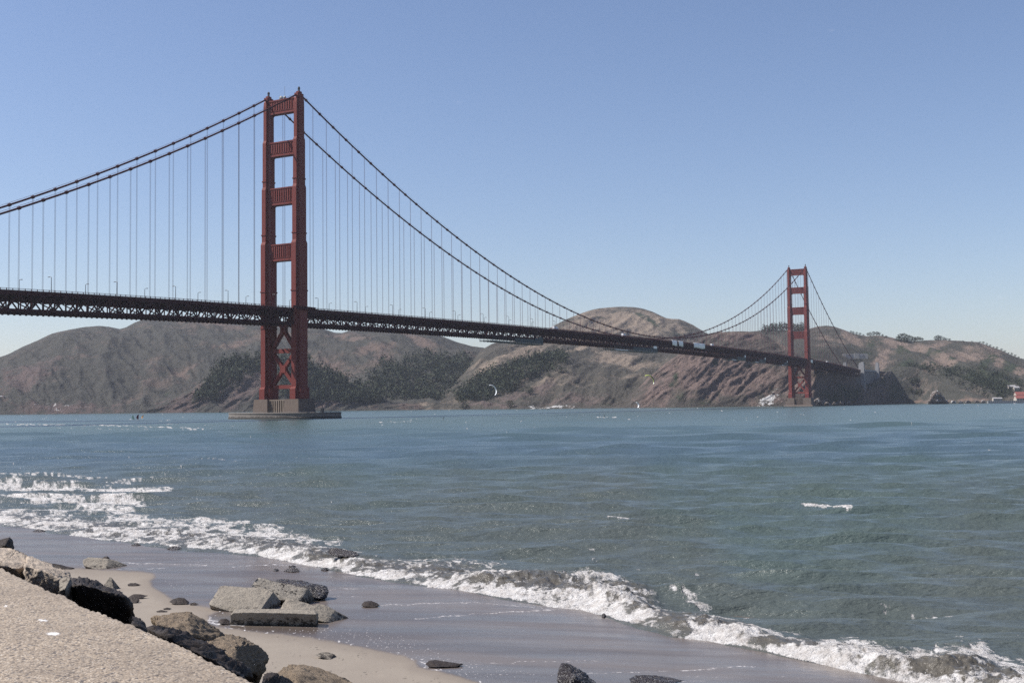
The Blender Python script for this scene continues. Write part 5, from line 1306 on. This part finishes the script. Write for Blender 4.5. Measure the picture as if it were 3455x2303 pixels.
# rocks on the sand and in the swash
def srock(lst, yb, mat, label, xb=None, amp=.04, freq=2.5, seed=1, sharp=.2, cuts=7, group=None, smooth=0, name='rock', zs=None):
    xb = xb if xb is not None else sum(p[0] for p in lst) / len(lst)
    Z = gz(xb, yb) if zs is None else float(ground(xb, yb, zs)[1])
    return rough_hull(name, pts_px(lst, Z), mat, label, 'rock', group, cuts, amp, freq, smooth, seed, sharp=sharp)
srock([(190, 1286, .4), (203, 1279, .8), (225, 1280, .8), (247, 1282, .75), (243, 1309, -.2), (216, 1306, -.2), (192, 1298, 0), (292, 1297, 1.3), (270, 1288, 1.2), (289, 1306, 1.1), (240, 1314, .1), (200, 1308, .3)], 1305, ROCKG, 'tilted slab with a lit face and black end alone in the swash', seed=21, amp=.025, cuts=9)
srock([(234, 1281, 0), (240, 1277, .1), (247, 1276, .1), (252, 1280, .1), (252, 1285, 0), (234, 1286, 0), (244, 1283, -.2), (244, 1286, .4)], 1286, ROCKD, 'small black rock just behind the tilted slab', seed=22, amp=.03)
srock([(92, 1287, 0), (98, 1290, .2), (112, 1295, .2), (135, 1298, .2), (160, 1301, .2), (172, 1304, .1), (166, 1308, -.3), (120, 1306, -.3), (98, 1300, -.2), (130, 1310, .4)], 1305, ROCKD, 'long low dark reef left of the tilted slab', seed=23, amp=.05, sharp=.5)
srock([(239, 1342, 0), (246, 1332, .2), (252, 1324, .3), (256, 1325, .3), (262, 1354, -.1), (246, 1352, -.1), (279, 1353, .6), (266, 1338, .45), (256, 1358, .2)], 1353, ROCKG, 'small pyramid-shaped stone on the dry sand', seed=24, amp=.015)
FL = [([(292, 1341, 0), (300, 1338, .1), (312, 1338, .1), (324, 1342, 0), (308, 1345, -.2), (294, 1344, -.2), (308, 1348, .2)], 1344, 'flat dark stone in a wet patch, farthest of the small stones by the pyramid stone'),
      ([(294, 1371, 0), (306, 1364, .2), (320, 1363, .2), (340, 1367, .2), (326, 1373, -.1), (300, 1375, -.2), (316, 1378, .3)], 1374, 'wide flat black stone with a wet edge, right of the jagged ledge'),
      ([(296, 1378, 0), (308, 1374, .1), (318, 1374, .1), (321, 1379, 0), (312, 1384, -.2), (298, 1384, -.2), (310, 1386, .2)], 1383, 'dark stone tucked right under the wide flat black stone'),
      ([(388, 1381, 0), (398, 1374, .2), (410, 1371, .2), (424, 1373, .2), (436, 1382, .1), (430, 1387, -.2), (400, 1387, -.3), (412, 1392, .3)], 1386, 'rounded glistening stone on the sand left of the big slabs'),
      ([(436, 1385, 0), (446, 1382, .1), (456, 1386, 0), (446, 1390, -.1), (438, 1390, -.1)], 1389, 'tiny dark stone beside the rounded glistening stone'),
      ([(374, 1397, 0), (384, 1394, .1), (394, 1396, .1), (388, 1400, -.1), (378, 1400, -.1)], 1399, 'tiny dark pebble below the rounded glistening stone, right one of two'),
      ([(358, 1403, 0), (370, 1400, .1), (386, 1403, .1), (376, 1407, -.1), (362, 1406, -.1)], 1405, 'small flat pebble below the rounded glistening stone, left one of two')]
for i, (l, yb, lab) in enumerate(FL): srock(l, yb, ROCKD, lab, seed=30 + i, amp=.025)
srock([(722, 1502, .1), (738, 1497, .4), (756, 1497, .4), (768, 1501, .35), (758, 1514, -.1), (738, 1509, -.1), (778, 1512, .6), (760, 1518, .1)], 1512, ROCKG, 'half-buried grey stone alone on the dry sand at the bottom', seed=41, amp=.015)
srock([(978, 1524, 0), (985, 1516, .2), (1000, 1514, .3), (1030, 1518, .3), (1064, 1524, .2), (1050, 1530, -.1), (1000, 1531, -.3), (984, 1530, -.2), (1020, 1535, .3)], 1530, ROCKD, 'low dark stone with a foam rim at the edge of the dry sand', seed=42, amp=.03)
srock([(1281, 1552, 0), (1284, 1538, .2), (1290, 1523, .3), (1300, 1522, .4), (1312, 1526, .4), (1345, 1544, .4), (1374, 1572, .2), (1368, 1590, -.2), (1300, 1580, -.4), (1283, 1562, -.2), (1320, 1556, -.3), (1330, 1600, .4)], 1575, MUSS, 'black mussel-covered rock standing up at the bottom edge', seed=43, amp=.05, sharp=1.2, freq=4)
srock([(1446, 1558, 0), (1460, 1550, .2), (1490, 1549, .3), (1530, 1553, .3), (1572, 1562, .1), (1540, 1568, -.3), (1480, 1570, -.3), (1450, 1566, -.2)], 1566, MUSS, 'low black rock at the bottom edge right of the mussel-covered one', seed=44, amp=.04, sharp=.8, freq=4)
srock([(752, 1266, 0), (757, 1258, .3), (766, 1257, .4), (790, 1261, .4), (816, 1267, .3), (826, 1273, .1), (816, 1278, -.3), (780, 1277, -.4), (756, 1272, -.2), (790, 1284, .4)], 1279, MUSS, 'black weedy rock standing in the breaking wave', zs=.42, seed=45, amp=.07, sharp=1.0, freq=3)
srock([(830, 1389, 0), (838, 1380, .3), (852, 1378, .3), (866, 1384, .2), (872, 1390, 0), (858, 1394, -.3), (838, 1392, -.3), (852, 1396, .3)], 1392, ROCKD, 'single dark wet stone right of the big slabs', seed=46, amp=.04, sharp=.5)
SEAW = [(670, 1311, 40, 9, 'brown weedy heap on the wet sand above the big slabs'), (633, 1309, 12, 5, 'small brown clump left of the weedy heap'), (672, 1301, 14, 5, 'small brown clump just above the weedy heap'), (745, 1308, 14, 5, 'small dark clump at the foot of the breaker right of the weedy heap'), (230, 1230, 28, 6, 'dark clump of weed in the foam at the left'), (400, 1260, 36, 6, 'dark strip of weed at the foot of the wave, left of the weedy rock'), (88, 1219, 30, 4, 'thin strip of weed in the foam nearest the left edge'), (312, 1251, 20, 4, 'thin strip of weed between the two dark clumps in the foam'), (1387, 1415, 9, 6, 'small black clump at the foot of the highest wave'), (150, 1363, 3, 2, '')]
for i, (x, y, w_, h_, lab) in enumerate(SEAW[:-1]):
    srock([(x - w_ / 2, y, 0), (x - w_ * .2, y - h_ * .6, .2), (x + w_ * .1, y - h_, .3), (x + w_ * .3, y - h_ * .5, .2), (x + w_ / 2, y, 0), (x, y + 2, -.3), (x + 2, y + 3, .3)], y + 1, MUSS, lab, seed=60 + i, amp=.08, sharp=1.0, freq=3, name='seaweed')

# the group of broken concrete slabs
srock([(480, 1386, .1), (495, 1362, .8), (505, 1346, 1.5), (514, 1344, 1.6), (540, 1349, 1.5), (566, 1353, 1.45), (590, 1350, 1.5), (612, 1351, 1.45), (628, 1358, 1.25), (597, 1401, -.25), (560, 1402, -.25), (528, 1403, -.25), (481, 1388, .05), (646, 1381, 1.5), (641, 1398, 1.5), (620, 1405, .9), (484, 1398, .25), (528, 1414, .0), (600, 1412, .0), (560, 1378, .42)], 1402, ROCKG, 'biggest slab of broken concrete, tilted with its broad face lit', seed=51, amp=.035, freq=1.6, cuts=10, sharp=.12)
srock([(577, 1346, .3), (588, 1330, .9), (596, 1326, 1.2), (612, 1330, 1.2), (640, 1337, 1.1), (680, 1346, 1.0), (707, 1351, .9), (691, 1378, -.1), (640, 1377, -.2), (600, 1366, -.1), (721, 1383, 1.1), (716, 1364, 1.1), (700, 1392, .6), (620, 1390, .4)], 1388, ROCKM, 'grey slab with scattered mussels behind the biggest slab', seed=52, amp=.035, freq=1.8, cuts=10, sharp=.4)
srock([(626, 1336, .2), (640, 1330, .6), (662, 1330, .9), (700, 1335, .9), (730, 1341, .8), (750, 1347, .6), (754, 1355, .3), (752, 1370, 0), (735, 1374, -.4), (700, 1366, -.5), (650, 1350, -.3), (700, 1345, -.1), (740, 1376, .5)], 1376, MUSS, 'slab covered with black mussels at the back of the group', seed=53, amp=.06, sharp=1.4, freq=4, cuts=9)
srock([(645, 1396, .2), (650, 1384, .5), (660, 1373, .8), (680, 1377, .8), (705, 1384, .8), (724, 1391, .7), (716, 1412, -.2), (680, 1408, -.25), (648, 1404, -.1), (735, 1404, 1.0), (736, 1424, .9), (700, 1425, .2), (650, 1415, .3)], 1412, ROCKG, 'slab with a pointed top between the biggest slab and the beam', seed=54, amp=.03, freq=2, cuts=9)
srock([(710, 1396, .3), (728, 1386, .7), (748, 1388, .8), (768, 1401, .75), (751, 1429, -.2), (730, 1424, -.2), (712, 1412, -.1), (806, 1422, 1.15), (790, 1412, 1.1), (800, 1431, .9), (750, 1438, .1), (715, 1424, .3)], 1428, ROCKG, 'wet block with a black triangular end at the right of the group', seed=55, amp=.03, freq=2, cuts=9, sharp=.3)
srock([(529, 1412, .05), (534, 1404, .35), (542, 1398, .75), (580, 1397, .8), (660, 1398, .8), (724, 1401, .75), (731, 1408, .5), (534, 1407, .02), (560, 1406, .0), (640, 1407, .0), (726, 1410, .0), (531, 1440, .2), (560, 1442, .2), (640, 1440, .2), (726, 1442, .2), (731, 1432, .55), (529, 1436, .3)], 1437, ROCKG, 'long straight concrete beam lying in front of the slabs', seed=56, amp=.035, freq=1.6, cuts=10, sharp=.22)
srock([(500, 1428, 0), (508, 1421, .2), (518, 1420, .2), (528, 1424, .2), (528, 1434, -.1), (510, 1432, -.2), (518, 1438, .3)], 1433, ROCKD, 'small dark stone at the left end of the concrete beam', seed=57, amp=.03)

# ------------------------------------------------------------------ kites and riders
WET_SUIT = simple('black_wetsuit', (.02, .02, .025), .6)
SKIN = simple('skin', (.45, .28, .20), .6)
HAIRM = simple('dark_hair', (.03, .02, .015), .7)
BOARD = simple('pale_board', (.65, .65, .6), .3)
def person(loc, rz, pose, label, suit=None):
    """one continuous skinned figure about 1.75 m tall; pose: joint -> (x, y, z)"""
    J = dict(pelvis=(0, 0, .95), waist=(0, 0, 1.12), chest=(0, 0, 1.38), neck=(0, 0, 1.53), head=(0, .02, 1.63), top=(0, .01, 1.75),
             shL=(-.19, 0, 1.45), elL=(-.27, .05, 1.18), haL=(-.25, .2, .95), fiL=(-.24, .24, .88), shR=(.19, 0, 1.45), elR=(.27, .05, 1.18), haR=(.25, .2, .95), fiR=(.24, .24, .88),
             hiL=(-.10, 0, .90), knL=(-.11, .04, .50), anL=(-.11, 0, .09), toL=(-.12, .17, .03), hiR=(.10, 0, .90), knR=(.11, .04, .50), anR=(.11, 0, .09), toR=(.12, .17, .03))
    J.update(pose)
    E_ = [('pelvis', 'waist'), ('waist', 'chest'), ('chest', 'neck'), ('neck', 'head'), ('head', 'top')]
    for s_ in 'LR': E_ += [('chest', 'sh' + s_), ('sh' + s_, 'el' + s_), ('el' + s_, 'ha' + s_), ('ha' + s_, 'fi' + s_), ('pelvis', 'hi' + s_), ('hi' + s_, 'kn' + s_), ('kn' + s_, 'an' + s_), ('an' + s_, 'to' + s_)]
    rad = dict(pelvis=.15, waist=.13, chest=.16, neck=.06, head=.105, top=.07, sh=.075, el=.05, ha=.04, fi=.03, hi=.10, kn=.065, an=.045, to=.035)
    names = list(J)
    me = bpy.data.meshes.new('person'); me.from_pydata([J[n] for n in names], [(names.index(a), names.index(b)) for a, b in E_], [])
    o = bpy.data.objects.new('person', me); C.objects.link(o)
    sk = o.modifiers.new('body', 'SKIN'); o.modifiers.new('soft', 'SUBSURF').levels = 1
    o.modifiers['soft'].render_levels = 1
    for n, v in zip(names, me.skin_vertices[0].data):
        r_ = rad.get(n, rad.get(n[:2], .05)); v.radius = (r_, r_)
        v.use_root = n == 'pelvis'
    me.materials.append(suit or WET_SUIT)
    o.location = loc; o.rotation_euler = (0, 0, rz)
    h = Vector(J['head']); m = MB(); m.tube([h + Vector((0, -.03, .0)), h + Vector((0, -.02, .08)), h + Vector((0, -.01, .135))], [.10, .115, .05], 8); m.build('hair', HAIRM, o)
    return tag(o, label, 'person')
def board(loc, rz, L, label, col):
    n = 10; m = MB()
    lv = []
    top = [(L / 2 * math.cos(a), .24 * math.sin(a)) for a in [2 * math.pi * i / 16 for i in range(16)]]
    m.prism([([(x * .95, y * .9) for x, y in top], -.05), (top, 0), ([(x * .97, y * .92) for x, y in top], .05)])
    o = m.build('board', col, None, True); o.location = loc; o.rotation_euler = (0, 0, rz)
    return tag(o, label, 'board')
LEAN = dict(pelvis=(0, -.25, .70), waist=(0, -.36, .85), chest=(0, -.50, 1.08), neck=(0, -.56, 1.22), head=(0, -.56, 1.33), top=(0, -.58, 1.45), shL=(-.19, -.48, 1.14), elL=(-.22, -.22, 1.10), haL=(-.18, .02, 1.18), fiL=(-.17, .08, 1.2),
            shR=(.19, -.48, 1.14), elR=(.22, -.22, 1.10), haR=(.18, .02, 1.18), fiR=(.17, .08, 1.2), hiL=(-.12, -.22, .66), knL=(-.25, .05, .42), anL=(-.32, .0, .1), toL=(-.33, .15, .05), hiR=(.12, -.22, .66), knR=(.25, .05, .42), anR=(.32, 0, .1), toR=(.33, .15, .05))
def kite(loc, rz, tilt, span, parts, label):
    """inflatable arc: a canopy with a round leading edge; parts: list of (fraction from, to, material)"""
    r = empty('kite', loc, rz); r.rotation_euler = (0, tilt, rz); tag(r, label, 'kite')
    def sec(f):
        a = math.pi * (.06 + .88 * f); w = math.sin(a) ** .6
        return Vector((-span / 2 * math.cos(a), 0, span * .42 * math.sin(a))), .35 + 1.25 * w
    for f0, f1, mat in parts:
        m = MB(); n = 8; vs = []
        for i in range(n + 1):
            c, w = sec(f0 + (f1 - f0) * i / n)
            o_ = c.normalized() if c.length > 0 else Vector((0, 0, 1))
            for k in range(4): vs.append(c + Vector((0, -w * (k / 3), 0)) + o_ * (.18 * math.sin(math.pi * k / 3)))
        m.add(vs, [(i * 4 + k, i * 4 + k + 1, (i + 1) * 4 + k + 1, (i + 1) * 4 + k) for i in range(n) for k in range(3)])
        o = m.build('canopy', mat, r, True); o.modifiers.new('thickness', 'SOLIDIFY').thickness = .04
    m = MB(); m.tube([sec(i / 20)[0] for i in range(21)], [.08 + .12 * math.sin(math.pi * i / 20) for i in range(21)], 8); m.build('leading_edge', parts[0][2], r, True)
    return r
YEL = simple('lime_cloth', (.62, .72, .12), .6, .05); NAVY = simple('navy_cloth', (.02, .025, .07), .6, .05); WCL = simple('white_cloth', (.74, .76, .80), .6, .05); REDC = simple('dark_red_cloth', (.12, .02, .03), .6); ORC = simple('orange_cloth', (.65, .32, .10), .6); GRC = simple('pale_green_cloth', (.45, .62, .45), .6)
p = at_(1128, 905, 690); s_ = px_m(p)
kite(p + Vector((0, 0, 8 * s_)), .3, 1.05, 27 * s_, [(0, .5, WCL), (.5, 1, WCL)], 'white crescent kite in front of the wooded slope right of the near tower')
p = at_(1489, 874, 700)
kite(p, .2, .75, 28 * s_, [(0, .42, YEL), (.42, .88, NAVY), (.88, 1, WCL)], 'lime and navy kite flying in front of the slope between the towers')
p = at_(5, 915, 760)
kite(p, .1, .2, 15 * s_, [(0, .5, WCL), (.5, 1, REDC)], 'small white and red kite at the left edge over the headland')
p = at_(1461, 930, 760)
kite(p, .4, 1.2, 14 * s_, [(0, .6, WCL), (.6, 1, WCL)], 'small white kite low over the water below the lime and navy kite')
def rider(px, py, who, brd, sc_=1.0):
    g_ = ground(px, py, .08)
    person(Vector(g_) + Vector((0, 0, .08)), .6, LEAN, who)
    board(Vector(g_) + Vector((0, .05, .05)), .6, 1.5, brd, BOARD)
rider(1018, 963, 'kite surfer in a black wetsuit leaning back, the nearer one right of the near pier', 'board under the kite surfer right of the near pier')
rider(1388, 958, 'kite surfer in a black wetsuit, the one beyond the middle of the picture', 'board under the kite surfer beyond the middle of the picture')
def windsurf(px, py, Y_h, col, rz, lab, who, tilt=.2):
    g_ = Vector(ground(px, py, .05)); r = empty('windsurf_board', g_, rz); tag(r, lab, 'windsurf board')
    m = MB(); top = [(1.25 * math.cos(a), .32 * math.sin(a)) for a in [2 * math.pi * i / 16 for i in range(16)]]
    m.prism([([(x * .93, y * .9) for x, y in top], -.06), (top, 0), ([(x * .97, y * .92) for x, y in top], .07)]); m.build('hull', BOARD, r, True)
    t_ = Vector((math.sin(tilt), 0, math.cos(tilt)))
    m = MB(); m.tube([Vector((0, 0, .06)), t_ * Y_h * .5 + Vector((.05, 0, 0)), t_ * Y_h], [.035, .03, .015], 6); m.build('mast', DARKM, r)
    m = MB(); vs = []
    for i in range(9):
        f = i / 8; b = t_ * (.5 + (Y_h - .5) * f); w = (1.9 * math.sin(math.pi * (.12 + .80 * f)) ** .8) * (1 - .35 * f)
        for k in range(4): vs.append(b + Vector((-w * k / 3, .14 * math.sin(math.pi * k / 3) * w, -.05 * k)))
    m.add(vs, [(i * 4 + k, i * 4 + k + 1, (i + 1) * 4 + k + 1, (i + 1) * 4 + k) for i in range(8) for k in range(3)])
    o = m.build('sail', col, r, True); o.modifiers.new('thickness', 'SOLIDIFY').thickness = .02
    m = MB(); m.tube([t_ * 1.35 + Vector((0, .1, 0)), t_ * 1.3 + Vector((-.9, .32, 0)), t_ * 1.25 + Vector((-1.8, .1, 0))], .025, 6); m.build('boom', DARKM, r)
    q_ = Matrix.Rotation(rz, 4, 'Z') @ Vector((-.35, .15, .07))
    person(g_ + q_, rz + math.pi, LEAN, who)
windsurf(309.5, 964, 3.6, GRC, .5, 'windsurf board with a pale green sail, left one of the three off the near pier', 'windsurfer in black at the pale green sail', -.3)
windsurf(318, 963.5, 4.0, REDC, .1, 'windsurf board with a dark red sail, middle one of the three off the near pier', 'windsurfer in black at the dark red sail', .05)
windsurf(327, 961, 3.4, ORC, -.4, 'windsurf board with an orange sail, right one of the three off the near pier', 'windsurfer in black at the orange sail', .45)
r = board(Vector(ground(88, 967, .05)), .2, 2.2, 'dark floating marker log in the dark slick at the left', DARKM); r.name = 'log'; r['category'] = 'log'

# ------------------------------------------------------------------ haze
HAZE_D, HAZE_TOP = .000036, 330.0
hm = bpy.data.materials.new('haze'); hm.use_nodes = True
ht = hm.node_tree; ht.nodes.clear()
ho = ht.nodes.new('ShaderNodeOutputMaterial'); hv = ht.nodes.new('ShaderNodeVolumePrincipled')
hv.inputs['Color'].default_value = (.80, .86, 1.0, 1); hv.inputs['Density'].default_value = HAZE_D; hv.inputs['Anisotropy'].default_value = .2
ht.links.new(hv.outputs[0], ho.inputs['Volume'])
m = MB(); m.box(-9000, 9000, -600, 8600, -12, HAZE_TOP)
o = m.build('haze', hm); tag(o, kind='stuff')
